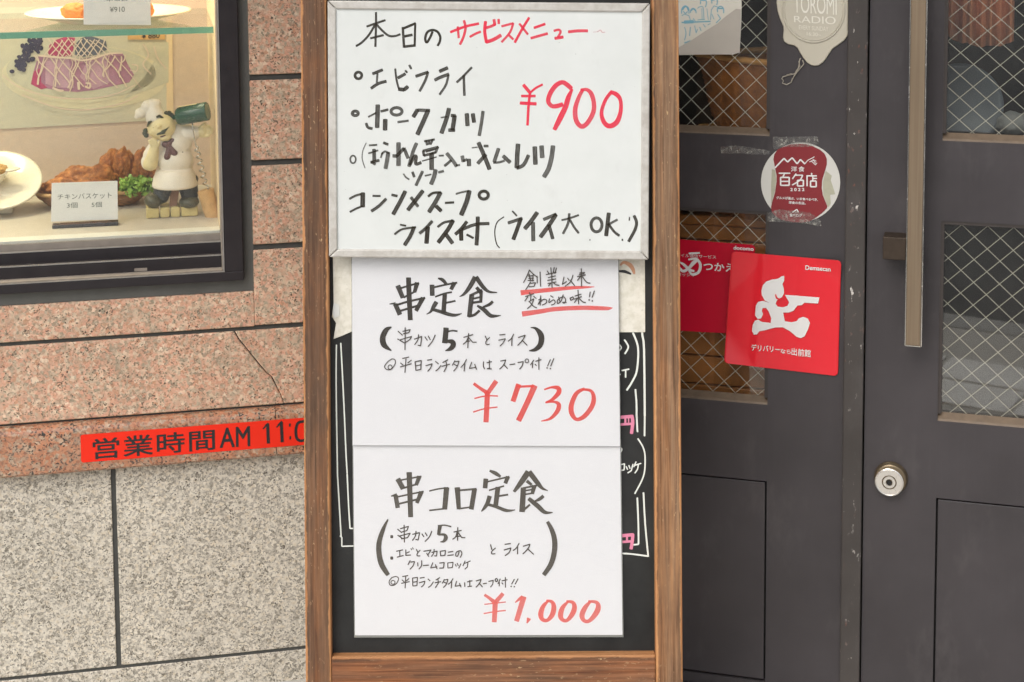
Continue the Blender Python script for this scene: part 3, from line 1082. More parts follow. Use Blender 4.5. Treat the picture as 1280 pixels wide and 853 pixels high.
part('board_front', cr, M['oldwood'], cz, bevel=0.002)
cr = MB().box(qa[0] - 0.01, qb[0] + 0.01, -0.45, -0.042, z1 + 0.002, z1 + 0.02)
part('top', cr, M['oldwood'], cz, bevel=0.003)
# cloth, plate and box behind the right pane
M['orange_cloth'] = plain('orange_cloth', (0.85, 0.32, 0.16), 0.85, 0.2, 25)
cl = MB()
ca, cb_ = F.p(1178, 20, -0.10), F.p(1268, 20, -0.10)
vlo = F.p(1200, 44, -0.10)[1]
n = 60
vs, fs = [], []
for i in range(n + 1):
    t = i / n
    uu = ca[0] + (cb_[0] - ca[0]) * t
    dd = -0.10 + 0.012 * math.sin(t * 21) + 0.006 * math.sin(t * 47 + 1)
    hang = vlo - 0.014 * math.sin(t * 3.1) - 0.01 * t + 0.003 * math.sin(t * 21)
    for s_ in (0, 0.003):
        vs += [(uu, dd - s_, hang), (uu, dd - s_ - 0.006, hang + 0.20)]
for i in range(n):
    o = 4 * i
    fs += [(o, o + 4, o + 5, o + 1), (o + 2, o + 3, o + 7, o + 6), (o, o + 2, o + 6, o + 4)]
cl.add(vs, fs)
solo('hanging_cloth', cl, M['orange_cloth'], 'orange cloth hanging in folds behind the right door pane', 'cloth', F, (ca[0], -0.1, vlo), smooth=True)
M['plate_grey'] = plain('blue_grey_enamel', (0.13, 0.14, 0.155), 0.35, 0.35, 15)
pc = F.q(1200, 132, -0.16)
pt_ = MB().lathe(pc, (0.1, 1, 0.25), [(0.0, 0.0), (36 * pxr, 0.0), (48 * pxr, 0.010), (53 * pxr, 0.012), (53 * pxr, 0.015), (47 * pxr, 0.014), (36 * pxr, 0.004), (0.0, 0.004)], 48)
solo('grey_plate', pt_, M['plate_grey'], 'round dark grey plate leaning behind the right upper door pane', 'plate', F, (pc[0], pc[1], pc[2] - 53 * pxr), smooth=True)
M['dark_shelf'] = plain('dark_stained_shelf', (0.060, 0.040, 0.030), 0.5, 0.3, 20)
sh = MB()
vsb = F.p(1220, 170, -0.10)[1]
su0, su1 = F.p(1130, 170, -0.10)[0], F.p(1330, 170, -0.10)[0]
sh.box(su0, su1, -0.34, -0.07, vsb - 0.02, vsb)
for a in (su0, su1 - 0.02):
    sh.box(a, a + 0.02, -0.33, -0.08, 0.002, vsb - 0.021)
st = thing('dark_shelf', 'dark shelf stand behind the right door pane', 'shelf', F, (avg(su0, su1), -0.2, 0.002))
part('frame', sh, M['dark_shelf'], st, bevel=0.002)
sh = MB()
sh.box(su0 + 0.02, su1 - 0.02, -0.33, -0.30, 0.15, vsb - 0.021)
part('back_board', sh, M['dark_shelf'], st)
kn = MB()
wv = F.q(1268, 141, -0.12)
kn.ball((wv[0], -0.13, vsb + 0.020), (0.030, 0.030, 0.020), amp=0.25, freq=2.4)
M['white_cloth'] = plain('white_cloth', (0.30, 0.29, 0.27), 0.8, 0.1, 20)
solo('folded_napkin', kn, M['white_cloth'], 'crumpled grey napkin on the dark shelf behind the right pane', 'napkin', F, (wv[0], -0.13, vsb), smooth=True)

# ------------------------------------------------------------------ A-frame signboard
F = SF
FD = 0.020
pxs = F.scale(610, 430)
uo0, ui0 = avg(F.p(377.2, 100, FD)[0], F.p(380.5, 750, FD)[0]), avg(F.p(410.3, 200, FD)[0], F.p(412, 700, FD)[0])
ui1, uo1 = avg(F.p(816.5, 200, FD)[0], F.p(818.3, 700, FD)[0]), avg(F.p(850.5, 100, FD)[0], F.p(851.3, 750, FD)[0])
vr = F.p(615, 820.8, FD)[1]
S_BOT, S_TOP = 0.015, F.p(615, -95, FD)[1]
sign = thing('signboard', 'worn wooden A frame signboard with a black chalkboard between the window and the door', 'signboard', F, (0, 0, S_BOT))
hw = (ui0 - uo0) / 2
for a, c, sd0 in ((uo0, ui0, 1.3), (ui1, uo1, 6.2)):
    m = MB().box(a, c, -0.012, FD, S_BOT, S_TOP)
    mt = wood('weathered_upright', 'z', (c - a) / 2, sd0, (0.62, 0.46, 0.37) if sd0 < 3 else (0.92, 0.80, 0.70), 1.0, 0.75 if sd0 < 3 else 0.45)
    part('upright', m, mt, sign, bevel=0.003, org=((a + c) / 2, 0, 0.5))
for v0, v1, sd0 in ((vr - 0.052, vr, 2.1), (S_TOP - 0.06, S_TOP - 0.004, 4.4)):
    m = MB().box(ui0 + 0.0004, ui1 - 0.0004, -0.010, FD - 0.0022, v0, v1)
    part('rail', m, wood('weathered_rail', 'x', (v1 - v0) / 2, sd0, (0.80, 0.56, 0.45), 0.8, 0.6), sign, bevel=0.0022, org=(0, 0, (v0 + v1) / 2))
b = NB('chalkboard_black')
n1 = b.noise(6, 5, 0.65)
c = b.mix(b.ramp(n1, [(0.35, 0.0), (0.7, 1.0)]), (0.014, 0.014, 0.014), (0.034, 0.035, 0.034))
sp = b.ramp(b.noise(140, 3, 0.7), [(0.70, 0.0), (0.78, 0.3)])
c = b.mix(sp, c, (0.22, 0.22, 0.2))
b.set(col=c, rough=0.62, spec=0.3)
M['chalk_bg'] = b.m
m = MB().box(ui0 - 0.004, ui1 + 0.004, -0.006, 0.0, vr - 0.01, S_TOP - 0.03)
part('chalkboard', m, M['chalk_bg'], sign)
# back legs and hinge rail of the A frame
SB = Frame((0, 2.60 + 2 * math.tan(T) * S_TOP, 0), (1, 0, 0), (0, -math.sin(T), math.cos(T)))
for a, c in ((uo0, ui0), (ui1, uo1)):
    bl_ = MB()
    def yy(v, dd): return (F.o + F.u * 0 + F.n * dd + F.v * v)
    # local coordinates in the front frame: swing the back leg about the top edge
    top_d, bot_d = -0.014, -0.014 - 0.205
    for (d_a, v_a), (d_b, v_b) in (((top_d, S_TOP - 0.01), (bot_d, S_BOT + 0.02)),):
        bl_.hexa([(a, d_a, v_a), (c, d_a, v_a), (c, d_a - 0.022, v_a), (a, d_a - 0.022, v_a)], [(a, d_b, v_b), (c, d_b, v_b), (c, d_b - 0.022, v_b), (a, d_b - 0.022, v_b)])
    part('back_leg', bl_, wood('weathered_back_leg', 'z', 0.3, 8.0), sign)

M['chalk'] = plain('white_paint_marker', (0.80, 0.82, 0.76), 0.7, 0.12, 120)
M['chalk_pink'] = plain('pink_paint_marker', (0.72, 0.24, 0.36), 0.7, 0.1, 120)
pen = Pen(F, 0.0)
pen.write(405, 320, 2.245, 3.6, '35,250 34,330 35,440 37,560 38,620 | 38,618 43,700 48,788 | 45,786 50,790 50,815 | 50,815 90,814 | 47,245 50,300 56,420 62,560 65,610 | 65,612 69,700 73,765 | 73,765 92,765')
pen.write(760, 320, 4.265, 9, '~ 88,448 108,485 90,522 | w7 58,470 72,488 | w7 56,512 72,490 | w8 74,612 112,604 | w8 94,608 94,648 | w8 50,632 66,632 | ~ w10 133,410 160,490 154,610 128,672 100,716 | w11 180,395 184,430 192,500 196,853 | w9 146,712 152,790 152,860')
pen.write(760, 500, 3.88, 8, '138,0 139,80 143,155 | 178,0 178,90 177,175 | ~ w7 145,188 172,235 180,290 172,370 130,455 | w6 58,315 80,310 78,340 58,342 | w6 88,323 95,338 | w6 101,318 107,333 | w6 121,312 113,343 96,354 | w6 136,300 125,325 | w6 128,318 160,308 | w6 147,314 143,336 130,355 | 172,450 180,600 195,760 | 195,758 120,748 62,744 | 142,475 147,600 148,698 | 148,700 120,703 | ~ w6 50,225 66,236 64,250 52,256')
part('chalk_lettering', pen.mb, M['chalk'], sign)
pen = Pen(F, 0.0006)
pen.write(760, 500, 3.88, 16, '56,85 120,80 | 116,78 120,110 114,162 | w10 84,84 84,115 | w12 56,120 116,116 | w6 100,84 100,114 | 58,660 122,654 | 120,652 118,684 112,722 | w10 92,658 92,686 | w12 58,690 116,686')
part('pink_lettering', pen.mb, M['chalk_pink'], sign)

# old cream paper behind the posters
b = NB('old_cream_paper')
n1 = b.noise(70, 4, 0.6)
c = b.ramp(n1, [(0.35, (0.66, 0.63, 0.53)), (0.6, (0.78, 0.75, 0.66))])
sp = b.ramp(b.noise(210, 3, 0.7), [(0.62, 0.0), (0.72, 0.55)])
c = b.mix(sp, c, (0.38, 0.36, 0.31))
b.set(col=c, rough=0.85, spec=0.2)
M['oldpaper'] = b.m
op = MB()
pp = pxpoly(F, [(416, 312), (806, 312), (806.5, 415.5), (560, 416.5), (441, 414), (430, 419), (417, 424), (420, 404), (415, 396), (417, 380)], 0.002)
op.prism(pp, 0.0012, 0.0019)
old = thing('paper_sheet', 'old speckled cream paper sheet stuck on the chalkboard behind the white posters', 'paper', F, (0, 0.001, pp[3][1]))
part('sheet', op, M['oldpaper'], old)
pen = Pen(F, 0.002)
pen.write(760, 320, 4.265, 9, '~ w14,0 58,82,12 90,84,16 122,97,9' .replace('w14,0 ', ''))
part('black_mark', pen.mb, M['print_black'], old)
pen = Pen(F, 0.0021)
pen.write(760, 320, 4.265, 9, '~ 66,50,10 85,35,16 115,48,22 132,70,20 140,95,12')
M['orange_ink'] = plain('orange_brown_ink', (0.62, 0.33, 0.20), 0.8, 0.2, 90)
part('orange_mark', pen.mb, M['orange_ink'], old)
tg = MB().prism(pxpoly(F, [(417, 379), (423.5, 381), (424.5, 395), (418, 398), (415.5, 393)], 0.003), 0.0021, 0.0032)
M['tagpaper'] = plain('white_tag_paper', (0.70, 0.71, 0.68), 0.7, 0.08, 60)
solo('paper_tag', tg, M['tagpaper'], 'tiny white paper scrap left of the white posters on the chalkboard', 'paper', F, (F.p(420, 398)[0], 0.002, F.p(420, 398)[1]))

# ------------------------------------------------------------------ laminated posters
b = NB('poster_paper')
n1 = b.noise(9, 5, 0.6)
c = b.mix(n1, (0.725, 0.725, 0.74), (0.765, 0.765, 0.775))
sm = b.ramp(b.noise(38, 3, 0.5), [(0.70, 0.0), (0.80, 0.22)])
c = b.mix(sm, c, (0.62, 0.60, 0.58))
b.set(col=c, rough=0.6, spec=0.2)
M['poster'] = b.m


def film_mat(name):
    b = NB(name)
    b.t.nodes.remove(b.b)
    tr = b.n('BsdfTransparent')
    gl = b.n('BsdfGlossy')
    gl.inputs['Roughness'].default_value = 0.16
    lw = b.n('LayerWeight')
    lw.inputs['Blend'].default_value = 0.5
    fres = b.math('ADD', b.math('MULTIPLY', b.math('POWER', lw.outputs['Facing'], 5.0), 0.96), 0.035)
    bp = b.n('Bump')
    bp.inputs['Distance'].default_value = 0.004
    bp.inputs['Strength'].default_value = 0.5
    b.l(b.noise(1.0, 3, 0.6, b.map((16, 16, 22)), 0.6), bp.inputs['Height'])
    b.l(bp.outputs[0], gl.inputs['Normal'])
    mx = b.n('MixShader')
    b.l(fres, mx.inputs[0])
    b.l(tr.outputs[0], mx.inputs[1])
    b.l(gl.outputs[0], mx.inputs[2])
    b.l(mx.outputs[0], b.out.inputs[0])
    return b.m


M['film'] = film_mat('laminating_film')
b = NB('film_edge')
b.set(col=(0.42, 0.43, 0.40), rough=0.25, alpha=0.55)
M['film_edge'] = b.m
M['ink_black'] = marker_ink('black_felt_ink', (0.048, 0.042, 0.035), 0.74, 0.4, 0.9)
M['ink_grey'] = marker_ink('faded_black_felt_ink', (0.095, 0.085, 0.070), 0.76, 0.45, 0.8, 0.95)
M['ink_pen'] = marker_ink('thin_black_pen_ink', (0.072, 0.062, 0.054), 0.94, 0.5, 0.4)
M['ink_red'] = marker_ink('red_felt_ink', (0.82, 0.075, 0.060), 0.60, 0.4, 0.7, 0.84)
M['ink_salmon'] = marker_ink('faded_red_felt_ink', (0.84, 0.14, 0.115), 0.60, 0.45, 0.6, 0.84)
M['ink_line'] = marker_ink('pale_red_felt_ink', (0.84, 0.10, 0.09), 0.58, 0.5, 0.8, 0.75)


def poster(label, quad, d, th, margin):
    base = F.p(*quad[3], d)
    t = thing('menu_poster', label, 'poster', F, (avg(base[0], F.p(*quad[2], d)[0]), d - th, base[1]), 'laminated menu posters on the signboard')
    q = [F.p(x, y, d) for x, y in quad]
    part('sheet', MB().prism(q, d - th, d), M['poster'], t)
    (l, t_, r_, b_) = margin
    o = [(q[0][0] - l, q[0][1] + t_), (q[1][0] + r_, q[1][1] + t_), (q[2][0] + r_, q[2][1] - b_), (q[3][0] - l, q[3][1] - b_)]
    fe = MB()
    rc = 0.004
    for i, (a, c2) in enumerate(((0, 1), (1, 2), (2, 3), (3, 0))):
        pass
    fe.add([(u, d - th * 0.5, v) for u, v in o] + [(u, d - th * 0.5, v) for u, v in q], [(0, 1, 5, 4), (1, 2, 6, 5), (2, 3, 7, 6), (3, 0, 4, 7)])
    part('film_border', fe, M['film_edge'], t)
    fl = MB().flat(o, d + 0.0014)
    part('laminating_film', fl, M['film'], t)
    return t


p2 = poster('lower laminated white poster priced 1,000 yen in red', [(441.5, 548), (775, 549.5), (778, 793.8), (443.8, 794.4)], 0.0045, 0.0009, (0.0015, 0, 0.0018, 0.0038))
p1 = poster('upper laminated white poster with two red underlines, priced 730 yen', [(440, 312), (772.5, 312), (775, 558), (441, 556.8)], 0.0085, 0.0009, (0.0012, 0, 0.0012, 0.0006))

# upper poster writing
bigk = Pen(F, 0.0085, cap=0.12)
bigk.write(470, 335, 8, 50, '325,98 330,250 343,522 | w50 218,178,50 268,300,44 | w20 235,208 330,178 430,152 | 412,148,48 385,245,36 | w20 275,298 385,240 | 135,362,10 195,355,24 | 192,362,46 240,468,48 | w22 205,372 330,335 492,300 | 470,300,46 400,430,40 | w22 245,430 420,378'
           '| 620,105,14 665,120,36 705,165,28 | 560,170,48 563,278,48 | w20 580,195 700,168 812,148 | 785,148,44 750,216,38 | w18 592,290 680,258 760,243 | 688,262,44 675,452,46 | w20 700,350 795,330 | ~ 605,340,44 575,390,40 545,440,22 505,464,8 | ~ 565,415,30 650,440,36 740,468,36 800,472,28 858,456,8'
           '| ~ 992,92,50 935,195,44 880,262,28 836,288,8 | ~ 1000,92,44 1070,190,40 1130,238,26 1212,247,10 | 1005,195,34 1050,250,40 | 958,268,50 945,380,48 932,490,46 | w26 945,275 1062,222 | 1052,230,34 1048,345,30 | w20 965,310 1055,290 | w24 960,350 1062,335 | w26 925,485 985,470 1036,425 | ~ 1168,336,28 1130,368,30 1070,392,20 | ~ 1012,378,20 1080,420,42 1140,475,40 1190,482,28 1250,476,6')
bigk.write(465, 400, 9.846, 60, '~ 240,88,14 175,125,60 132,220,70 150,310,68 238,378,14 | 912,98,66 905,190,66 895,285,70 | w22 925,146 990,132 1052,140 | ~ 930,262,36 985,270,62 1000,310,66 965,355,52 902,380,10 | ~ 0,0 1,1'.replace('| ~ 0,0 1,1', ''))
bigk.write(575, 400, 9.846, 60, '~ 870,95,10 930,105,34 985,165,66 1003,230,70 985,310,66 925,365,48 850,380,12')
part('brush_lettering', bigk.mb, M['ink_black'], p1)
sm_ = Pen(F, 0.0093)
sm_.write(465, 400, 9.846, 13, '320,140 375,190 | 408,95 408,230 405,370 | 378,142 470,120 452,158 385,172 | 315,235 360,262 400,285 | 350,244 488,205 462,245 400,285 | 520,238 612,205 598,320 565,312 | ~ 572,180 565,245 525,305 | 650,208 680,252 | 692,198 716,245 | 778,185 742,265 690,328'
          '| ~ w11 240,480 280,490 285,540 240,605 185,612 155,575 195,515 245,482 | w11 o 222,582,25,27 | 375,475 455,458 | 350,530 383,556 | 485,495 440,530 | 348,580 485,540 | 418,478 412,560 405,648 | 530,515 540,622 | 530,515 606,500 600,612 | 545,565 600,553 | 542,622 600,610 | 680,496 737,488 | 662,565 740,540 720,592 685,632 | 780,510 818,542 | 848,560 820,600 785,628 | 935,490 870,525 | 858,572 957,545 | 910,515 918,570 885,638 | 1020,502 988,560 | 1020,515 1072,508 1045,580 1005,630 | 1008,545 1045,565')
sm_.write(575, 400, 9.846, 13, '45,215 160,180 | 105,165 95,345 | ~ 100,215 75,270 38,300 | 105,215 155,275 202,275 | 70,268 122,260 | 310,198 332,250 | ~ 365,215 322,262 322,300 362,300 | 488,185 556,178 | 475,250 558,232 532,280 492,322 | ~ 660,175 630,230 592,262 | 640,215 636,318 | 715,218 802,188 770,250 710,313 | 762,248 825,312'
          '| ~ 80,485 50,540 10,585 | 60,540 50,630 | 145,518 115,598 200,582 | 180,545 203,610 | ~ 290,515 288,570 302,605 | 330,528 390,515 | 360,498 362,595 | 362,595 332,602 388,604 | 498,508 562,494 540,552 488,606 | 535,545 585,600 | 612,552 677,542 | 712,526 778,514 765,566 733,606 | w11 o 823,505,22,24 | 908,495 868,555 | 895,535 890,592 | 930,510 1000,490 | 970,465 970,612 | 922,545 940,562 | 1112,488 1078,568 | 1155,475 1115,570 | . 1072,592,9 | . 1112,600,9')
sm_.write(620, 330, 8, 10.5, '335,60 310,120 275,188 | 335,65 370,100 416,136 | 320,122 375,118 | 325,145 375,143 | 318,165 378,168 | w13 330,102 345,168 | 372,100 366,172 | ~ 345,180 325,215 297,258 | 335,196 395,188 380,225 328,228 | 410,120 412,192 | 440,80 445,226'
          '| 548,38 552,90 | 582,35 572,90 | 512,70 530,102 | 605,40 588,96 | 500,108 602,85 | 520,137 595,120 | 515,166 600,150 | 518,197 602,180 | 557,90 560,236 | 550,192 524,222 | 570,185 600,208 632,214 | 680,130 664,206 706,175 | 715,142 732,166 | ~ 770,112 745,178 690,224 | 742,162 786,218 | 835,92 888,86 | 812,127 896,110 | 852,48 855,226 | 845,125 814,166 | 862,126 905,182 942,192 | 830,108 882,98'
          '| 335,284 342,310 | 293,326 378,298 | 320,325 288,372 | 350,315 345,362 | 375,325 402,346 | 328,378 378,350 355,410 313,448 | 335,380 375,425 408,440 | 447,318 442,415 | ~ 425,362 452,350 420,406 470,358 505,362 500,392 462,412 | 545,318 572,336 | ~ 535,348 530,388 572,360 592,380 580,402 553,412 | 625,330 642,388 | ~ 672,308 650,372 615,396 620,358 670,330 696,356 685,392 665,385 704,386 | 740,342 748,366 778,350 770,330 740,342 | 788,322 852,303 | 783,352 857,328 | 820,262 826,402 | 815,345 783,388 | 830,345 870,382 897,386 | 942,280 934,332 | 984,270 960,337 | . 932,361,8 | . 963,371,8')
part('pen_lettering', sm_.mb, M['ink_pen'], p1)
rl = Pen(F, 0.0085, cap=0.1)
rl.write(620, 330, 8, 42, '~ 248,290,52 400,274,44 560,258,42 760,240,34 900,234,24 985,230,5 | ~ 262,502,54 430,478,46 600,452,44 850,440,44 1020,443,42 1120,446,34 1168,440,4')
part('red_underlines', rl.mb, M['ink_line'], p1)
rd_ = Pen(F, 0.0085, cap=0.15)
rd_.write(580, 470, 6.4, 24, '78,62,24 130,100,26 185,135,34 | 258,42,38 190,138,36 | w11 84,181 180,160 272,162 | w11 74,290 160,264 268,250 | 187,130,42 182,250,42 176,370,42 | 437,68,42 392,204,40 | w18 430,88 500,84 560,82 | 566,78,48 505,215,44 436,358,44 | ~ 642,110,12 700,92,18 752,98,36 757,135,38 705,190,26 652,214,12 | ~ 652,214,12 720,208,18 757,228,34 748,280,36 690,342,22 618,362,8 | ~ 965,102,20 900,140,34 860,230,40 862,300,40 900,348,28 960,325,36 1020,250,38 1038,180,36 1015,120,24 940,108,18')
part('red_price', rd_.mb, M['ink_red'], p1)

# lower poster writing
bigk = Pen(F, 0.0045, cap=0.12)
bigk.write(480, 580, 6.095, 42, '192,65,42 203,405,38 | 105,115,40 146,190,38 | w13 112,127 285,95 | 270,95,34 245,162,28 | w15 140,187 252,155 | 54,246,10 98,236,26 | 88,240,34 105,335,34 | w13 100,252 302,210 | 285,213,36 250,298,28 | w15 108,306 265,268'
           '| w12 345,207 420,190 490,182 | 477,180,42 462,346,38 | w13 345,355 475,340 | 558,180,42 570,345,32 | w16 560,203 705,191 | 690,190,38 665,346,36 | w13 570,342 672,328 | 805,52,16 850,72,30 888,98,18 | 776,114,36 770,185,36 | w13 780,138 955,97 | 945,97,32 924,148,30 | w13 800,202 915,168 | 868,178,38 850,322,36 | w15 870,246 946,234 | ~ 805,245,34 788,300,32 765,335,24 742,362,8 | ~ 785,308,20 850,325,24 920,352,26 960,356,18 1000,350,6'
           '| ~ 1100,60,46 1045,140,40 990,212,22 | ~ 1105,60,40 1170,145,36 1205,185,22 1248,204,6 | 1088,130,26 1125,160,20 | 1062,182,40 1052,365,44 | w14 1060,184 1165,164 | 1145,165,36 1130,228,26 | w12 1075,204 1135,194 | w13 1064,234 1140,222 | w16 1052,362 1112,310 | ~ 1215,244,26 1185,268,26 1150,284,14 | ~ 1102,264,30 1170,320,36 1225,368,28 1286,370,6')
bigk.write(460, 640, 8.53, 50, '~ 213,80,16 160,190,42 118,330,54 120,460,56 150,570,58 215,672,44 | 768,145,44 760,190,38 752,244,36 | w16 745,148 820,142 888,158 | ~ 750,244,18 810,242,28 830,275,46 808,312,30 770,320,8')
bigk.write(580, 640, 8.53, 50, '~ 890,104,34 935,190,48 965,300,56 962,430,56 925,560,54 850,672,46')
part('brush_lettering', bigk.mb, M['ink_grey'], p2)
sm_ = Pen(F, 0.0045)
sm_.write(460, 640, 8.53, 13, '. 253,265,17 | . 253,493,17 | 315,185 360,222 | 385,140 388,325 | 345,180 432,155 415,200 362,215 | 318,250 362,280 | 335,258 450,228 422,275 355,288 | 475,240 550,222 535,300 508,294 | ~ 512,205 505,258 474,305 | 575,235 596,266 | 610,222 630,256 | 680,205 655,265 608,315 | 915,215 996,198 | 957,165 955,305 | ~ 950,215 935,265 903,292 | 958,215 1000,275 1036,275 | 935,264 987,258'
          '| w12 303,420 372,405 | w12 338,415 340,470 | w12 310,483 378,465 | w12 403,403 403,464 456,460 | w12 410,440 442,424 | w10 458,390 466,406 | w10 474,380 484,398 | w12 515,398 532,432 | ~ w12 556,408 525,445 527,468 556,468 | w12 593,420 672,406 640,456 | w12 625,440 647,476 | w12 680,432 737,418 730,470 708,468 | w12 706,398 700,440 676,476 | w12 770,420 775,470 | w12 770,420 826,411 820,464 | w12 775,468 820,464 | w12 853,430 907,421 | w12 848,465 912,457 | ~ w12 972,424 955,470 935,464 945,428 985,414 1001,445 983,486'
          '| w12 450,518 428,562 | w12 455,535 497,528 480,575 448,611 | w12 530,540 532,577 | ~ w12 572,518 570,572 543,609 | w12 588,572 647,567 | w12 692,540 668,597 737,584 | w12 718,560 736,606 | w12 763,545 812,539 805,597 762,599 | w12 850,545 852,600 | w12 850,545 907,539 900,594 | w12 852,599 900,594 | w12 930,558 941,581 | w12 951,548 963,576 | w12 991,553 968,602 | w12 1035,523 1013,576 | w12 1030,550 1092,523 | w12 1065,540 1060,587 1033,611'
          '| ~ w11 255,700 300,690 325,710 310,755 270,785 232,775 228,735 258,698 | w10 o 266,752,22,20 | w12 368,690 427,679 | w12 363,725 386,746 | w12 437,710 410,736 | w12 356,762 442,744 | w12 402,688 396,813 | w12 475,705 478,791 | w12 475,706 527,699 522,786 | w12 480,750 520,744 | w12 480,790 522,786 | w12 553,706 602,699 | w12 546,756 607,739 595,777 568,801 | w12 640,715 662,736 | w12 697,745 670,786 643,805 | w12 767,700 724,726 | w12 713,756 777,744 | w12 746,715 750,760 718,809 | w12 815,718 793,761 | w12 815,726 852,719 835,772 803,806 | w12 805,745 836,761 | ~ w12 907,711 880,752 853,772 | w12 892,745 888,813 | w12 945,738 929,792 992,784 | w12 975,760 991,801 | w12 1030,753 1032,797 | w12 1058,746 1112,734 | w12 1085,728 1085,786 | w12 1063,797 1107,791')
sm_.write(580, 640, 8.53, 12.5, '283,348 296,402 | ~ 336,384 297,420 297,446 332,445 | 436,346 497,337 | 426,406 500,384 482,432 438,466 | ~ 587,334 555,387 523,411 | 571,375 571,449 | 630,366 703,344 682,392 628,447 | 675,390 742,452 | 128,736 182,719 165,762 128,802 | 160,757 197,800 | 203,766 242,760 | 263,741 312,729 305,772 283,802 | w14 o 345,728,12,16 | 387,714 363,767 | 378,750 375,792 | 403,736 462,724 | 441,698 442,806 | 403,756 416,771 | 537,719 508,771 | 577,714 545,771 | . 503,795,8 | . 537,798,8')
part('pen_lettering', sm_.mb, M['ink_pen'], p2)
rd_ = Pen(F, 0.0045, cap=0.15)
rd_.write(590, 730, 6.4, 36, '100,88,22 140,115,26 182,150,36 | 248,78,32 186,150,36 | w10 100,164 185,155 270,145 | w10 94,238 185,222 270,213 | 186,145,42 178,305,38 | 345,150,8 375,125,22 405,104,30 | 415,103,44 356,298,40 | 456,276,36 440,314,10 | ~ 612,134,16 570,180,34 550,240,42 562,282,34 600,292,28 640,250,40 655,190,40 640,145,28 595,134,18 | ~ 770,140,16 725,190,36 708,250,42 722,285,32 758,293,28 800,245,40 820,190,40 805,148,28 755,140,18 | ~ 950,138,18 905,190,38 880,250,42 895,292,32 935,297,30 985,245,42 1010,190,42 995,148,28 930,140,18')
part('red_price', rd_.mb, M['ink_salmon'], p2)

# ------------------------------------------------------------------ whiteboard hung over the frame
WD0, WD1, WS = 0.0212, 0.0325, 0.0285
b = NB('whiteboard_surface')
n1 = b.noise(5.5, 5, 0.62)
c = b.mix(b.ramp(n1, [(0.35, 0.0), (0.68, 1.0)]), (0.70, 0.725, 0.70), (0.77, 0.79, 0.77))
sm = b.ramp(b.noise(1.0, 5, 0.7, b.map((26, 26, 16), (4, 0, 2))), [(0.58, 0.0), (0.76, 0.28)])
c = b.mix(sm, c, (0.60, 0.61, 0.585))
spk = b.ramp(b.noise(150, 2, 0.5), [(0.765, 0.0), (0.785, 0.6)])
c = b.mix(spk, c, (0.22, 0.22, 0.21))
b.set(col=c, rough=0.24, spec=0.45)
M['wb'] = b.m
b = NB('dusty_aluminium')
n1 = b.noise(1, 4, 0.6, b.map((70, 70, 70)))
c = b.mix(b.ramp(n1, [(0.35, 0.0), (0.7, 1.0)]), (0.53, 0.50, 0.45), (0.66, 0.635, 0.59))
st_ = b.ramp(b.noise(13, 5, 0.7), [(0.55, 0.0), (0.72, 0.5)])
c = b.mix(st_, c, (0.40, 0.35, 0.30))
b.set(col=c, rough=0.42, metal=0.15, spec=0.5)
M['wbframe'] = b.m
out_ = pxpoly(F, [(409.2, 0.8), (812.6, 4.2), (810.8, 325.2), (411, 321.8)], WD1)
inn_ = pxpoly(F, [(419.8, 11.4), (802.6, 15.2), (800.8, 314.2), (421.6, 312)], WD1)
wbt = thing('whiteboard', 'white marker board in a grey aluminium frame hung across the top of the signboard', 'whiteboard', F, (0, WD0, out_[3][1]))
fm = MB()
def lerp2(a, b, t): return (a[0] + (b[0] - a[0]) * t, a[1] + (b[1] - a[1]) * t)
for i in range(4):
    k = (i + 1) % 4
    e = 0.0012
    A_, B_, C_, D_ = out_[i], out_[k], inn_[k], inn_[i]
    A_, B_ = lerp2(A_, B_, e), lerp2(B_, A_, e)
    D_, C_ = lerp2(D_, C_, e), lerp2(C_, D_, e)
    fm.prism([A_, B_, C_, D_], WD0 + 0.001, WD1)
part('frame', fm, M['wbframe'], wbt, bevel=0.0022, seg=3)
part('writing_surface', MB().prism([lerp2(a, c2, 0.3) for a, c2 in zip(inn_, out_)], WD0, WS), M['wb'], wbt)
M['wb_black'] = marker_ink('black_dry_erase_ink', (0.028, 0.022, 0.013), 0.60, 0.35, 0.9)
M['wb_red'] = marker_ink('red_dry_erase_ink', (0.86, 0.030, 0.075), 0.62, 0.35, 0.8)
k_ = Pen(F, WS, cap=0.4)
k_.write(430, 10, 8, 22, '320,45 320,160 314,388 | 228,187 320,155 412,124 | ~ 310,170 250,270 180,345 122,382 | ~ 320,160 390,235 450,280 510,282 562,265 | 265,305 395,273 | w25 588,195 600,395 | w25 592,207 715,155 | 712,155 707,378 | w26 608,285 682,270 | w26 602,388 712,376 | ~ w24 885,240 862,295 828,345 812,310 832,245 885,222 935,240 962,290 957,340 936,378', 1.15)
k_.write(430, 75, 6.4, 22, 'a1.1 o 115,125,27,27 | w24 230,112 308,80 | w16 268,110 262,182 | w24 217,228 275,190 337,172 | w16 410,72 420,160 440,235 | w30 438,234 480,240 510,214 | w24 432,145 490,112 | w15 490,85 505,102 | w18 522,42 538,72 | w24 575,132 672,98 | w20 672,98 650,165 605,250 | w28 765,92 828,64 | w26 727,162 770,140 838,115 | ~ w18 836,120 815,200 765,277 | ~ w18 1022,60 960,125 902,180 | w20 958,125 960,200 963,285', 1.05)
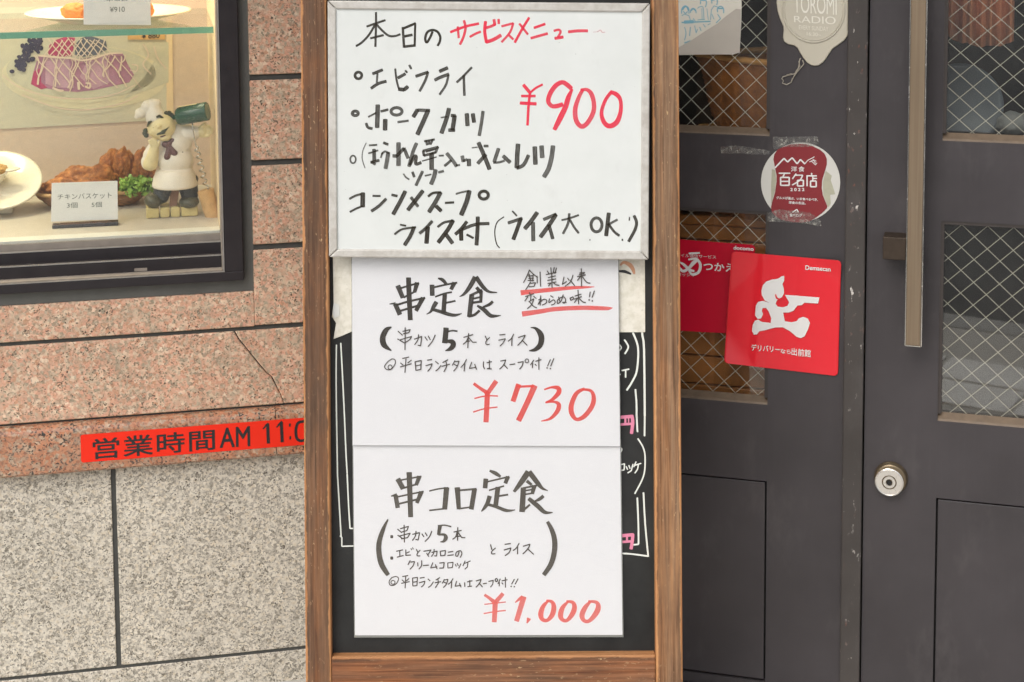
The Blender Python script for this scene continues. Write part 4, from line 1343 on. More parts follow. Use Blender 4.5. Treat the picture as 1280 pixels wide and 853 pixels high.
k_.write(430, 75, 6.4, 22, 'w24 o 90,428,24,18 | w36 270,362 265,540 | w14 195,457 255,425 | w20 295,412 352,398 | ~ w22 177,508 192,540 226,550 | w36 330,478 328,560 | w24 o 420,412,44,30 | w18 430,498 515,487 | w32 588,400 555,455 | w26 590,402 685,405 | w36 672,405 640,480 588,595 | w34 840,390 820,470 780,585 | w12 775,462 825,455 | w26 858,445 892,448 | w34 885,448 868,560 | w28 885,562 838,562 | w34 982,432 988,525 | w32 1030,432 1040,498 | w26 1112,412 1100,500 1082,605', 0.95)
k_.write(430, 165, 8, 20, 'w16 o 90,275,28,38 | ~ w9 222,110 188,190 182,270 210,362 | w18 252,135 330,130 | w26 395,108 440,126 | w16 245,215 340,185 | w36 300,175 302,290 | w28 268,305 350,285 | w26 275,298 312,325 | w16 368,258 385,205 | ~ w20 375,225 410,195 450,215 | w40 442,205 430,290 415,365 | w44 545,110 545,335 | w34 490,240 530,240 600,165 640,262 | w36 725,115 690,200 650,345 | ~ w32 660,330 700,250 722,250 718,320 770,308 | w22 803,95 905,76 | w24 820,85 832,132 | w22 888,75 865,126 | w20 850,88 852,126 | w26 792,190 942,152 | w26 940,150 915,208 | w26 792,190 800,238 915,206 | w16 820,200 920,172 | w14 783,292 925,252 | w46 876,215 876,375 | w18 950,239 996,237', 0.95)
k_.write(550, 165, 8, 36, '68,215 130,290 165,345 | w26 110,285 72,320 45,340 | w20 160,335 198,332 | 222,242 232,298 | w26 232,292 270,275 | w42 288,275 290,338 | w14 320,160 375,153 | w26 440,142 482,142 | w42 385,110 430,210 495,372 | w36 458,228 378,315 | w36 585,168 542,300 | w22 535,308 590,305 645,288 | w38 632,242 700,305 | w46 780,125 772,240 768,358 | ~ w36 768,362 835,330 885,235 | w46 947,152 954,322 | w46 1015,142 1022,256 | w46 1130,142 1115,255 1085,370 1040,448', 0.9)
k_.write(430, 165, 8, 16, '~ 595,420 620,455 652,475 | w26 685,402 702,450 | w30 785,395 755,460 720,535 | w16 810,440 872,425 | w24 945,405 996,392 | w42 915,380 900,450 870,522', 0.95)
k_.write(430, 165, 8, 22, '55,670 110,640 170,622 | w46 188,612 186,748 | w20 60,800 120,768 185,742 | w20 288,640 364,641 | ~ w30 420,670 350,740 275,792 | w26 478,630 532,642 | w40 612,595 560,700 492,822 | w40 788,590 730,665 640,780 | w30 670,655 740,745 | ~ w24 842,645 890,612 968,605 | w42 965,605 915,700 850,800 | w38 922,742 970,790 | w22 1012,710 1098,705 | ~ w18 1120,620 1190,600 1250,590 | w46 1253,590 1225,700 1172,828', 1.05)
k_.write(550, 165, 8, 30, 'o 437,632,46,40', 1.05)
k_.write(430, 225, 6.4, 20, 'w14 450,358 495,367 | ~ w16 405,435 465,395 575,378 | w30 560,378 530,450 485,520 | ~ w24 705,330 655,385 605,427 | w36 670,378 660,506 | ~ w20 750,377 800,342 875,327 | w34 872,325 830,400 755,500 | w32 812,432 868,507 | ~ w28 982,335 940,390 892,435 | w34 936,402 938,482 | w26 945,397 1050,357 1160,350 | w18 982,438 1035,466 | w32 1070,298 1068,400 1060,520 | ~ w9 1280,296 1225,340 1206,420 1220,510 1245,545', 1.1)
k_.write(610, 225, 6.4, 26, 'w14 195,250 230,288 | w26 162,345 272,308 | w32 262,312 235,390 203,475 | w34 393,262 345,330 295,390 | w32 360,342 362,487 | w26 445,317 545,275 | w34 543,278 490,360 420,456 | w28 487,362 518,470 | w16 590,322 650,308 725,282 | w20 650,270 640,350 600,430 | ~ w18 655,320 690,380 725,425 | w24 o 868,360,44,56 | w32 966,267 945,446 | w18 1035,318 957,360 | ~ w20 965,355 1010,415 1050,446 | . 1075,480,8 | . 815,480,6 | w10 1132,298 1130,325 | ~ w24 1168,287 1188,340 1175,400 1125,492', 1.0)
part('black_writing', k_.mb, M['wb_black'], wbt)
r_ = Pen(F, WS, cap=0.45)
r_.write(550, 10, 8, 28, 'w26 105,243 250,188 387,158 | w24 178,190 187,300 | ~ w26 240,128 255,200 235,290 200,365 | w24 300,290 350,262 405,238 | w32 455,138 447,240 465,345 | w36 462,342 530,320 608,275 | w28 460,200 510,185 552,165 | w30 540,118 548,170 | w26 585,115 588,158 | w24 617,185 732,155 700,245 617,342 | w24 685,270 732,315 | w26 890,100 820,215 748,345 | w24 795,160 878,265 | w26 942,200 1050,162 | w27 910,303 1075,257 | ~ w24 1140,230 1188,220 1205,242 1180,290 | w30 1150,306 1230,292', 1.0)
r_.write(640, 10, 8, 30, '565,240 660,230 755,230 | w5 a0.4 812,243 862,240 | ~ w7 a0.5 855,240 885,222 900,245 932,243', 1.0)
r_.write(640, 80, 8, 34, 'w34 115,212 180,288 | ~ w22 305,207 240,240 186,285 | w26 95,322 232,322 | w32 84,392 240,400 | w26 180,288 165,420 155,612 | ~ 592,246,44 545,205,46 500,185,44 440,215,46 385,290,46 362,370,44 395,420,42 450,422,44 505,405,42 | 602,255,24 565,330,48 535,430,52 480,545,54 425,655,40 | ~ 705,262,36 665,340,40 632,450,46 640,560,48 690,625,46 750,595,46 810,490,46 818,390,44 790,295,44 745,258,34 690,262,30 | ~ 990,285,34 935,360,34 895,480,36 915,575,44 970,622,48 1045,585,50 1085,480,40 1085,370,36 1050,310,44 985,280,36', 1.0)
part('red_writing', r_.mb, M['wb_red'], wbt)

# unseen canvas cover added above the view to shade the upper wall and door
M['added_shade_panel'] = plain('dark_shade_canvas', (0.10, 0.055, 0.045), 0.8, 0.15, 20)
cn = MB()
cn.hexa([(-2.6, -2.98, 2.24), (2.6, -2.98, 2.24), (2.6, -2.30, 2.18), (-2.6, -2.30, 2.18)], [(-2.6, -2.98, 2.252), (2.6, -2.98, 2.252), (2.6, -2.30, 2.192), (-2.6, -2.30, 2.192)])
solo('added_shade_panel', cn, M['added_shade_panel'], 'unseen dark canvas panel added to shade the upper shop front', 'added_shade_panel', WF, (0, -2.9, 2.24))

# ------------------------------------------------------------------ stickers and papers on the door
F = RF


def sheet_grid(quad, d_fn, rc, n=64, th=0.0004):
    """thin sheet with rounded corners; quad in photo points; d_fn(a,b) depth"""
    m = MB()
    TL, TR, BR, BL = [Vector(q) for q in quad]
    W_ = (TR - TL).length
    H_ = (BL - TL).length
    vs, fs = [], []
    for s_ in (0, -th):
        for jj in range(n + 1):
            b_ = jj / n
            # denser rows near both ends for the round corners
            b_ = 0.5 - 0.5 * math.cos(math.pi * b_)
            y = b_ * H_
            e = 0
            for yy_ in (y, H_ - y):
                if yy_ < rc: e = rc - math.sqrt(max(0, rc * rc - (rc - yy_) ** 2))
            for ii in range(n + 1):
                a_ = (e + (W_ - 2 * e) * ii / n) / W_
                p = (TL * (1 - a_) + TR * a_) * (1 - b_) + (BL * (1 - a_) + BR * a_) * b_
                dd = d_fn(a_, b_)
                u, v = F.p(p.x, p.y, dd)
                vs.append((u, dd + s_, v))
    N = (n + 1) ** 2
    for jj in range(n):
        for ii in range(n):
            o = jj * (n + 1) + ii
            fs += [(o, o + 1, o + n + 2, o + n + 1), (N + o, N + o + n + 1, N + o + n + 2, N + o + 1)]
    ring = [i for i in range(n + 1)] + [(n + 1) * k + n for k in range(1, n + 1)] + [n * (n + 1) + i for i in range(n - 1, -1, -1)] + [(n + 1) * k for k in range(n - 1, 0, -1)]
    for k in range(len(ring)):
        a_, b_ = ring[k], ring[(k + 1) % len(ring)]
        fs.append((a_, a_ + N, b_ + N, b_))
    m.add(vs, fs)
    return m


def glossy(name, col, rough=0.3, bumpd=0.0008, sc=40, var=0.03):
    b = NB(name)
    n = b.noise(sc * .3, 3)
    b.set(col=b.mix(n, [x * (1 - var) for x in col], [x * (1 + var) for x in col]), rough=rough, spec=0.5)
    if bumpd: b.bump(b.noise(sc, 3), bumpd, 0.4)
    return b.m


M['red_vinyl'] = glossy('glossy_red_vinyl', (0.80, 0.022, 0.036), 0.28)
M['crimson'] = glossy('crimson_vinyl', (0.56, 0.006, 0.030), 0.3)
M['white_print'] = plain('white_print', (0.80, 0.79, 0.77), 0.4, 0.03)
M['red_print'] = plain('red_print', (0.80, 0.022, 0.036), 0.3, 0.03)

# crimson card stuck on the glass, partly under the red one
gd = GL + 0.0008
q2 = [(838, 298.5), (944, 306.5), (938, 418.5), (836, 413)]
t2 = thing('crimson_sticker', 'crimson sticker on the lower left glass pane, overlapped by the bright red sticker', 'sticker', F, (F.p(890, 416, gd)[0], gd, F.p(890, 416, gd)[1]))
part('sheet', sheet_grid(q2, lambda a, b: gd, 5), M['crimson'], t2)
m = MB()
text_mesh(m, F, 'モバイル通信サービス', [(840, 316.5), (895, 319.5), (895, 323.8), (840, 320.8)], gd + 0.0004)
text_mesh(m, F, 'つかえる', [(879.5, 328), (931, 331), (931, 341), (879.5, 338)], gd + 0.0004, bold=0.018)
text_mesh(m, F, 'クロッシィ', [(841, 340.5), (868, 342), (868, 346.5), (841, 345)], gd + 0.0004)
text_mesh(m, F, 'docomo', [(917, 307.5), (942, 309.4), (942, 313.8), (917, 312)], gd + 0.0004, bold=0.03)
part('lettering', m, M['white_print'], t2)
p_ = Pen(F, gd + 0.0003, cap=0.5)
p_.write(840, 280, 2.909, 9, '~ 60,130,6 88,128,9 103,148,10 97,175,10 75,184,9 62,172,6 | ~ 20,152,10 40,172,11 62,160,10 80,140,14 92,135,6 | ~ 30,140,6 45,150,10 62,166,10 80,172,8 | w7 62,108 100,106')
M['white_pen'] = M['white_print']
part('ring_mark', p_.mb, M['white_print'], t2)

# bright red delivery sticker with lifted corners, across stile and glass
q1 = [(914.5, 314.5), (1051.5, 326), (1047.5, 470.5), (905, 454)]


def d1f(a, b_):
    base = 0.0030
    lift = 0.017 * max(0, 1 - (a + b_ * 0.9) / 0.36) ** 1.5 + 0.014 * max(0, 1 - (a + (1 - b_) * 0.9) / 0.30) ** 1.5
    lift += 0.009 * max(0, 1 - ((1 - a) + b_ * 1.4) / 0.30) ** 1.4
    fold = 0.0035 * math.exp(-((a - 0.30 + 0.02 * b_) / 0.045) ** 2) - 0.0010 * math.exp(-((a - 0.60) / 0.03) ** 2)
    return base + lift + fold * (0.6 + 0.4 * (1 - b_)) + 0.0006 * math.sin(a * 9)


t1 = thing('red_sticker', 'bright red square sticker with a white running figure and curling corners on the door', 'sticker', F, (F.p(980, 465)[0], 0.001, F.p(980, 465)[1]))
part('sheet', sheet_grid(q1, d1f, 5), M['red_vinyl'], t1, smooth=True)


def on_sheet(m, extra):
    """press flat print on the curved sheet: same outline, depth follows the sheet"""
    TL, TR, BR, BL = [Vector(q) for q in q1]
    m2 = MB()
    bm = bmesh.new()
    vv = [bm.verts.new(v) for v in m.v]
    for f in m.f:
        if len(f) > 4:
            for t3 in tessellate_polygon([[Vector((m.v[i][0], m.v[i][2], 0)) for i in f]]):
                bm.faces.new([vv[f[i]] for i in t3])
        else:
            try: bm.faces.new([vv[i] for i in f])
            except ValueError: pass
    bmesh.ops.triangulate(bm, faces=bm.faces[:])
    for _ in range(5):
        ed = [e for e in bm.edges if e.calc_length() > 0.006]
        if ed: bmesh.ops.subdivide_edges(bm, edges=ed, cuts=1)
        bmesh.ops.triangulate(bm, faces=bm.faces[:])
    vs = []
    c0, c1, c2, c3 = [Vector(F.p(x, y, 0.002)) for x, y in q1]
    bm.verts.index_update()
    for v in bm.verts:
        a_, b_ = 0.5, 0.5
        tgt = Vector((v.co.x, v.co.z))
        for _ in range(12):
            f_ = (c0 * (1 - a_) + c1 * a_) * (1 - b_) + (c3 * (1 - a_) + c2 * a_) * b_ - tgt
            da = (c1 - c0) * (1 - b_) + (c2 - c3) * b_
            db = (c3 * (1 - a_) + c2 * a_) - (c0 * (1 - a_) + c1 * a_)
            det = da.x * db.y - da.y * db.x
            a_ -= (f_.x * db.y - f_.y * db.x) / det
            b_ -= (da.x * f_.y - da.y * f_.x) / det
        vs.append((v.co.x, d1f(a_, b_) + extra + (v.co.y - 0.002), v.co.z))
    m2.add(vs, [tuple(x.index for x in f.verts) for f in bm.faces])
    bm.free()
    return m2


m = MB()
FIG = [(525, 396), (500, 383), (484, 350), (482, 325), (490, 295), (508, 276), (540, 266), (572, 262), (592, 249), (608, 245), (608, 272), (598, 291), (606, 318), (607, 342), (598, 362), (584, 374), (566, 384), (560, 402), (572, 418), (602, 422), (626, 414), (636, 395), (626, 376), (612, 352), (806, 366), (798, 400), (722, 396), (706, 410), (682, 412), (660, 442), (632, 452), (602, 452), (612, 500), (650, 506), (678, 500), (690, 484), (714, 475), (740, 484), (753, 508), (742, 545), (722, 585), (700, 595), (675, 586), (640, 556), (600, 534), (560, 535), (500, 550), (470, 554), (456, 572), (438, 573), (428, 554), (432, 520), (444, 496), (464, 488), (484, 502), (532, 510), (536, 484), (520, 442), (506, 425), (488, 424), (484, 440), (490, 458), (480, 482), (460, 484), (446, 465), (450, 410), (464, 388), (490, 384)]
m.flat(pxpoly(F, FIG, 0.002, 845, 290, 4.49), 0.002)
part('white_emblem', on_sheet(m, 0.0015), M['white_print'], t1)
m = MB()
pn = Pen(F, 0.002, cap=0.5)
pn.write(845, 290, 4.49, 9, '~ 560,350,7 566,368,9 584,376,9 604,364,7')
m.v, m.f, m.m, m.uv, m.dn = pn.mb.v, pn.mb.f, pn.mb.m, pn.mb.uv, pn.mb.dn
part('emblem_smile', on_sheet(m, 0.0021), M["red_print"], t1)
m = MB()
text_mesh(m, F, 'Demaecan', [(1007, 331.5), (1038.5, 333.5), (1038.5, 338.8), (1007, 336.8)], 0.002, bold=0.022)
part('brand_lettering', on_sheet(m, 0.0015), M['white_print'], t1)
m = MB()
text_mesh(m, F, 'デリバリー', [(939.5, 429.5), (975, 433), (975, 440.8), (939.5, 437.3)], 0.002, bold=0.016)
text_mesh(m, F, 'なら', [(976, 435.8), (988.5, 437), (988.5, 442.5), (976, 441.3)], 0.002, bold=0.014)
text_mesh(m, F, '出前館', [(989.5, 434.6), (1013.5, 437), (1013.5, 446.2), (989.5, 443.8)], 0.002, bold=0.014)
part('lettering', on_sheet(m, 0.0015), M['white_print'], t1)

# round award sticker held by clear tape
M['award_red'] = glossy('dull_red_vinyl', (0.25, 0.028, 0.034), 0.35)
M['award_white'] = plain('off_white_sticker', (0.66, 0.65, 0.60), 0.45, 0.06, 30)
M['award_torn'] = plain('torn_paper_backing', (0.46, 0.45, 0.34), 0.8, 0.2, 60)
b = NB('clear_tape')
b.t.nodes.remove(b.b)
tr_ = b.n('BsdfTransparent'); gl_ = b.n('BsdfGlossy'); df_ = b.n('BsdfDiffuse')
gl_.inputs['Roughness'].default_value = 0.2
df_.inputs[0].default_value = (0.62, 0.60, 0.54, 1)
m1_ = b.n('MixShader'); m2_ = b.n('MixShader')
m1_.inputs[0].default_value = 0.07
b.l(tr_.outputs[0], m1_.inputs[1]); b.l(gl_.outputs[0], m1_.inputs[2])
b.l(b.ramp(b.noise(1.0, 5, 0.7, b.map((240, 240, 150))), [(0.52, 0.04), (0.66, 0.42)]), m2_.inputs[0])
b.l(m1_.outputs[0], m2_.inputs[1]); b.l(df_.outputs[0], m2_.inputs[2])
b.l(m2_.outputs[0], b.out.inputs[0])
M['tape_clear'] = b.m
aw = thing('award_sticker', 'round white sticker with a dull red waisted panel reading 2022, taped on the door', 'sticker', F, (F.p(1000, 277)[0], 0.0, F.p(1000, 277)[1]))
OX, OY, SCA = 935, 165, 7.108
circ = [(467 + 352 * math.cos(t), 448 + 352 * math.sin(t)) for t in [2 * math.pi * i / 64 for i in range(64)]]
part('white_disc', MB().prism(pxpoly(F, circ, 0.0006, OX, OY, SCA), 0.0, 0.0006), M['award_white'], aw)
torn = [(690, 345), (745, 390), (735, 430), (752, 480), (775, 555), (730, 560), (735, 640), (712, 675), (700, 640), (668, 560), (664, 450)]
m = MB().flat(pxpoly(F, torn, 0.0008, OX, OY, SCA), 0.0009)
part('torn_edge', m, M['award_torn'], aw)
m = MB().flat(pxpoly(F, [(212, 330), (240, 340), (252, 420), (240, 520), (206, 640), (205, 480)], 0.0008, OX, OY, SCA), 0.0009)
part('torn_edge', m, M['award_torn'], aw)
red = [(300, 138), (262, 160), (234, 200), (226, 245), (240, 320), (254, 390), (254, 440), (240, 540), (212, 630), (205, 670), (212, 715), (250, 755), (300, 782), (400, 803), (470, 806), (540, 798), (600, 765), (660, 720), (700, 680), (705, 660), (690, 625), (664, 560), (655, 500), (658, 430), (685, 345), (700, 290), (700, 240), (680, 195), (640, 160), (580, 130), (520, 112), (460, 106), (380, 112)]
part('red_panel', MB().prism(pxpoly(F, red, 0.0014, OX, OY, SCA), 0.0009, 0.0014), M['award_red'], aw)
p_ = Pen(F, 0.0014, cap=0.3)
p_.write(OX, OY, SCA, 13, '240,320 320,236 352,268 392,230 436,284 466,246 506,286 | w7 506,284 530,255 560,238 590,222 | w6 545,268 590,250 606,262 | w6 575,240 600,280 | w6 560,255 600,295 612,275'
         '| w12 275,368 375,368 | w12 325,370 310,402 | w13 290,405 366,405 366,475 290,475 290,405 | w12 290,440 366,440 | w12 428,372 395,418 | w12 420,385 486,385 460,432 393,472 | w13 440,430 492,430 492,481 440,481 440,430 | w12 566,366 566,388 | w12 520,391 611,391 | w12 525,391 525,482 | w12 576,398 576,432 | w12 576,414 612,414 | w13 556,437 606,437 606,487 556,487 556,437 | w9 395,715 435,688 448,715')
m = MB()
text_mesh(m, F, '洋食', [(989, 208.2), (1005.5, 208.2), (1005.5, 214.8), (989, 214.8)], 0.0016, bold=0.012, space=1.3)
text_mesh(m, F, '2022', [(988, 235.3), (1005.3, 235.3), (1005.3, 239), (988, 239)], 0.0016, bold=0.03, space=1.5)
text_mesh(m, F, 'グルメが選ぶ、いま食べるべき、', [(970.5, 245.6), (1022.5, 248.2), (1022.5, 251.6), (970.5, 249)], 0.0016, bold=0.02)
text_mesh(m, F, '洋食の名店。', [(986, 251.5), (1007, 252.5), (1007, 256), (986, 255)], 0.0016, bold=0.02)
text_mesh(m, F, '食べログ', [(987, 267), (1002.5, 267.5), (1002.5, 271.5), (987, 271)], 0.0016, bold=0.03)
part('white_outline_lettering', p_.mb, M['white_print'], aw)
part('white_lettering', m, M['white_print'], aw)


def tape(pts, d, label=None, wob=1.2, name='clear_tape', parent=None):
    m = MB()
    out = []
    n = len(pts)
    for i in range(n):
        a_, b_ = pts[i], pts[(i + 1) % n]
        L_ = math.hypot(b_[0] - a_[0], b_[1] - a_[1])
        k = max(1, int(L_ / 2.2))
        for j_ in range(k):
            t = j_ / k
            out.append((a_[0] + (b_[0] - a_[0]) * t + rng.uniform(-.35, .35) * wob, a_[1] + (b_[1] - a_[1]) * t + rng.uniform(-.35, .35) * wob))
    m.prism(pxpoly(F, out, d), d - 0.0003, d)
    return m


part('clear_tape', tape([(965.5, 171.5), (1022, 170.5), (1023, 180), (1015, 183.5), (980, 184), (967, 188)], 0.0022), M['tape_clear'], aw)
part('clear_tape', tape([(960, 266), (975, 262), (1012, 266), (1026, 276), (1027, 283), (1000, 279), (959, 277)], 0.0023), M['tape_clear'], aw)
res = tape([(901, 184), (920, 182), (962, 188.5), (962, 193.5), (930, 192), (901, 192.5)], 0.0012, wob=1.8)
solo('tape_remnant', res, M['tape_clear'], 'strip of torn yellowed tape left on the rail beside the round sticker', 'tape', F, (F.p(930, 192)[0], 0.0008, F.p(930, 192)[1]))

# cream embossed seal plaque on the stile
M['seal'] = plain('cream_embossed_plastic', (0.56, 0.52, 0.42), 0.38, 0.05, 12)
M['seal_hi'] = plain('pale_raised_lettering', (0.84, 0.81, 0.71), 0.4, 0.03)
seal = thing('seal_plaque', 'cream embossed plaque shaped like a dripping wax seal on the door stile', 'sign', F, (F.p(1018, 83)[0], 0.0, F.p(1018, 83)[1]))
OX, OY, SCA = 845, 0, 5.565
SP = [(700, -60), (698, 20), (706, 80), (722, 130), (746, 185), (748, 215), (743, 262), (752, 292), (780, 310), (822, 318), (845, 335), (862, 368), (885, 405), (912, 438), (940, 455), (965, 460), (992, 456), (1022, 436), (1046, 405), (1064, 376), (1090, 340), (1130, 312), (1168, 285), (1190, 256), (1198, 230), (1196, 180), (1197, 100), (1198, 20), (1200, -60), (1190, -170), (1120, -250), (1030, -290), (950, -298), (850, -275), (760, -210), (715, -140)]
part('plate', MB().prism(pxpoly(F, SP, 0.004, OX, OY, SCA), 0.0005, 0.0045), M['seal'], seal, bevel=0.0026, seg=4)
m = MB()
cxs, cys = 958, 62
for r_a, r_b, h_ in ((1.0, 0.945, 0.0030), (0.93, 0.90, 0.0014)):
    vs, fs = [], []
    for i in range(64):
        t = 2 * math.pi * i / 64
        for rr_, hh_ in ((r_a, 0), ((r_a + r_b) / 2, h_), (r_b, 0)):
            u, v = F.p(OX + (cxs + 222 * rr_ * math.cos(t)) / SCA, OY + (cys + 240 * rr_ * math.sin(t)) / SCA, 0.0046)
            vs.append((u, 0.0046 + hh_, v))
    for i in range(64):
        j_ = (i + 1) % 64
        fs += [(3 * i, 3 * j_, 3 * j_ + 1, 3 * i + 1), (3 * i + 1, 3 * j_ + 1, 3 * j_ + 2, 3 * i + 2)]
    m.add(vs, fs)
part('raised_ring', m, M['seal'], seal, smooth=True)
m = MB()
text_mesh(m, F, 'TOROMI', [(OX + 818 / SCA, -6), (OX + 1118 / SCA, -4), (OX + 1118 / SCA, 19), (OX + 820 / SCA, 16)], 0.0052, space=0.96)
text_mesh(m, F, 'RADIO', [(OX + 820 / SCA, 20), (OX + 1110 / SCA, 21), (OX + 1110 / SCA, 31), (OX + 822 / SCA, 28)], 0.0052)
text_mesh(m, F, 'EVERY SUNDAY', [(OX + 855 / SCA, 31.6), (OX + 1060 / SCA, 34), (OX + 1060 / SCA, 39.5), (OX + 855 / SCA, 36.8)], 0.0052)
text_mesh(m, F, '16:30~', [(OX + 910 / SCA, 40), (OX + 1008 / SCA, 41.5), (OX + 1008 / SCA, 46), (OX + 910 / SCA, 44.5)], 0.0052)
part('raised_lettering', m, M['seal_hi'], seal)
b = NB('knotted_clear_string')
b.set(col=(0.42, 0.38, 0.31), rough=0.3)
M['string'] = b.m
m = MB()
sp_ = lambda pts: [F.q(845 + x / 5.565, y / 5.565, 0.004 + 0.002 * math.sin(i * 2.1)) for i, (x, y) in enumerate(pts)]
m.tube(sp_([(868, 405), (855, 430), (862, 462), (840, 490), (825, 515), (780, 525), (745, 535), (735, 548), (748, 562), (740, 580), (770, 590), (800, 575), (815, 540), (840, 505), (870, 470), (890, 445), (880, 420)]), 0.0009, 6)
m.tube(sp_([(862, 410), (858, 440), (850, 480), (830, 520), (800, 515), (770, 522)]), 0.0008, 6)
solo('string_loop', m, M['string'], 'knotted loop of string dangling under the cream seal plaque', 'string', F, (F.p(990, 106)[0], 0.003, F.p(990, 106)[1]), smooth=True)

# torn illustrated paper inside the top left pane
pd = GL + 0.0009
M['paper_grey'] = plain('grey_beige_paper_back', (0.50, 0.46, 0.40), 0.85, 0.06, 50)
M['paper_cream'] = plain('cream_printed_paper', (0.70, 0.67, 0.58), 0.8, 0.05, 30)
M['blue_ink'] = plain('pale_blue_print', (0.20, 0.42, 0.52), 0.7, 0.15, 40)
pap = thing('torn_poster', 'torn cream paper with a blue drawing of people on the top left door pane', 'poster', F, (F.p(885, 68, pd)[0], pd, F.p(885, 68, pd)[1]))
edge = [(836, 69.5), (860, 69), (880, 68.6), (900, 68.5), (916, 68.5), (924.5, 66), (925.5, 50), (926.5, 30), (927, 12), (926.8, -80), (836, -80)]
part('sheet', MB().prism(pxpoly(F, edge, pd), pd - 0.0003, pd), M['paper_cream'], pap)
gb = [(836, 66), (850, 58.5), (866, 49.5), (880, 40), (896, 30), (908, 20), (920, 11.2), (926.4, 12), (925.2, 50), (924, 65.8), (912, 68), (880, 68.2), (836, 69)]
part('folded_corner', MB().prism(pxpoly(F, gb, pd + 0.0008), pd + 0.0004, pd + 0.0009), M['paper_grey'], pap)
p_ = Pen(F, pd, cap=0.5)
p_.write(845, 0, 5.565, 7, '~ 40,95 42,60 65,42 88,60 90,95 | ~ 52,80 65,95 80,82 | ~ w10 45,70 60,50 75,50 88,75 | ~ 100,90 104,70 120,60 136,72 140,92 | ~ w10 104,76 120,62 138,76 | ~ 170,30 175,0 200,-8 212,20 205,50 | w14 180,0 205,0 | ~ 250,25 250,-5 270,-15 288,5 284,35 | w10 252,0 286,-4 | ~ 290,85 288,60 310,45 330,60 332,92 | w10 295,60 325,60 | w5 150,60 160,50 180,45 190,60 195,140 | w5 240,140 246,70 265,42 290,50 | w5 40,110 60,100 90,110 100,140 | w22 a0.8 60,155 120,152 | w9 a0.8 40,158 240,150 | w5 150,140 200,135 | w4 180,60 182,135 | w4 215,60 225,140 | w5 60,190 70,230 60,280 | w6 100,190 95,250 | w5 130,180 140,230 150,205 | w6 165,190 175,215 | w8 60,300 100,285 | w5 190,170 205,190 | w5 120,130 135,150 | w6 290,100 310,130 280,160 | w5 250,100 265,135 | w4 220,175 240,165')
part('blue_drawing', p_.mb, M['blue_ink'], pap)

# ------------------------------------------------------------------ inside the display cabinet
F = LF
# glass shelf
M['shelf_edge'] = plain('green_glass_edge', (0.16, 0.40, 0.29), 0.25, 0.06, 8)
M['shelf_glass'] = glass('shelf_sheet_glass', (0.93, 0.98, 0.95), 0.03)
sd0 = -0.13
vs1 = avg(F.p(0, 42.1, sd0)[1], F.p(220, 33.9, sd0)[1])
vs0 = avg(F.p(0, 49.8, sd0)[1], F.p(268, 40.8, sd0)[1])
shf = thing('glass_shelf', 'glass shelf with a green front edge in the display window', 'shelf', F, (u_cs - 0.8, -0.3, vs0))
part('sheet', MB().box(U_WL + 0.01, u_cs - 0.001, CB + 0.004, sd0 - 0.0012, vs0, vs1), M['shelf_glass'], shf)
part('front_edge', MB().box(U_WL + 0.01, u_cs - 0.001, sd0 - 0.001, sd0, vs0, vs1), M['shelf_edge'], shf)


def p3(x, y, d): return F.q(x, y, d)


# cake poster on the back panel
bd = CB + 0.0012
SC3 = 5.818
cp3 = lambda pts, d=bd: pxpoly(F, pts, d, 0, 0, SC3)
M['pp_bg'] = plain('poster_sage_background', (0.60, 0.56, 0.45), 0.55, 0.10, 8)
M['pp_cream'] = plain('poster_cream', (0.68, 0.62, 0.46), 0.55, 0.12, 30)
M['pp_green'] = plain('poster_pale_green', (0.58, 0.55, 0.44), 0.55, 0.16, 16)
M['pp_purple'] = plain('poster_mauve', (0.40, 0.19, 0.30), 0.55, 0.35, 34)
M['pp_pink'] = plain('poster_pink', (0.52, 0.31, 0.42), 0.55, 0.25, 26)
M['pp_magenta'] = plain('poster_magenta', (0.48, 0.065, 0.17), 0.55, 0.25, 40)
M['pp_navy'] = plain('poster_navy', (0.045, 0.040, 0.085), 0.55, 0.4, 60)
M['pp_blue'] = plain('poster_blue_grey', (0.12, 0.13, 0.19), 0.55, 0.35, 40)
M['pp_line'] = plain('poster_icing', (0.72, 0.58, 0.50), 0.55, 0.1, 40)
M['pp_strip'] = plain('poster_border', (0.80, 0.62, 0.40), 0.6, 0.05)
cpo = thing('cake_poster', 'pale poster of a pink iced cake with dark grapes on the cabinet back', 'poster', F, (F.p(100, 155, bd)[0], bd, F.p(100, 155, bd)[1]))
part('sheet', MB().prism(cp3([(-260, 955), (1228, 872), (1226, 40), (-260, 60)]), CB + 0.0004, bd), M['pp_bg'], cpo)
part('border', MB().prism(cp3([(1212, 875), (1262, 866), (1250, 40), (1208, 40)]), CB + 0.0004, bd + 0.0003), M['pp_strip'], cpo)
m = MB()
ell = lambda cx, cy, rx, ry, n=48, tilt=0: [(cx + rx * math.cos(t) * math.cos(tilt) - ry * math.sin(t) * math.sin(tilt), cy + rx * math.cos(t) * math.sin(tilt) + ry * math.sin(t) * math.cos(tilt)) for t in [2 * math.pi * i / n for i in range(n)]]
m.flat(cp3(ell(610, 560, 600, 235, 48, 0.03)), bd + 0.0002)
part('printed_plate', m, M['pp_cream'], cpo)
m = MB()
m.flat(cp3(ell(590, 520, 545, 195, 48, 0.03)), bd + 0.0004)
m.flat(cp3([(1195, 300), (1226, 310), (1226, 600), (900, 720), (1050, 560), (1130, 430)]), bd + 0.0004)
part('printed_plate_inside', m, M['pp_green'], cpo)
m = MB()
m.flat(cp3([(280, 400), (420, 415), (600, 430), (760, 400), (890, 385), (930, 470), (975, 545), (940, 600), (830, 625), (690, 655), (560, 670), (430, 660), (320, 640), (225, 612), (240, 540)]), bd + 0.0006)
part('printed_cake', m, M['pp_purple'], cpo)
m = MB()
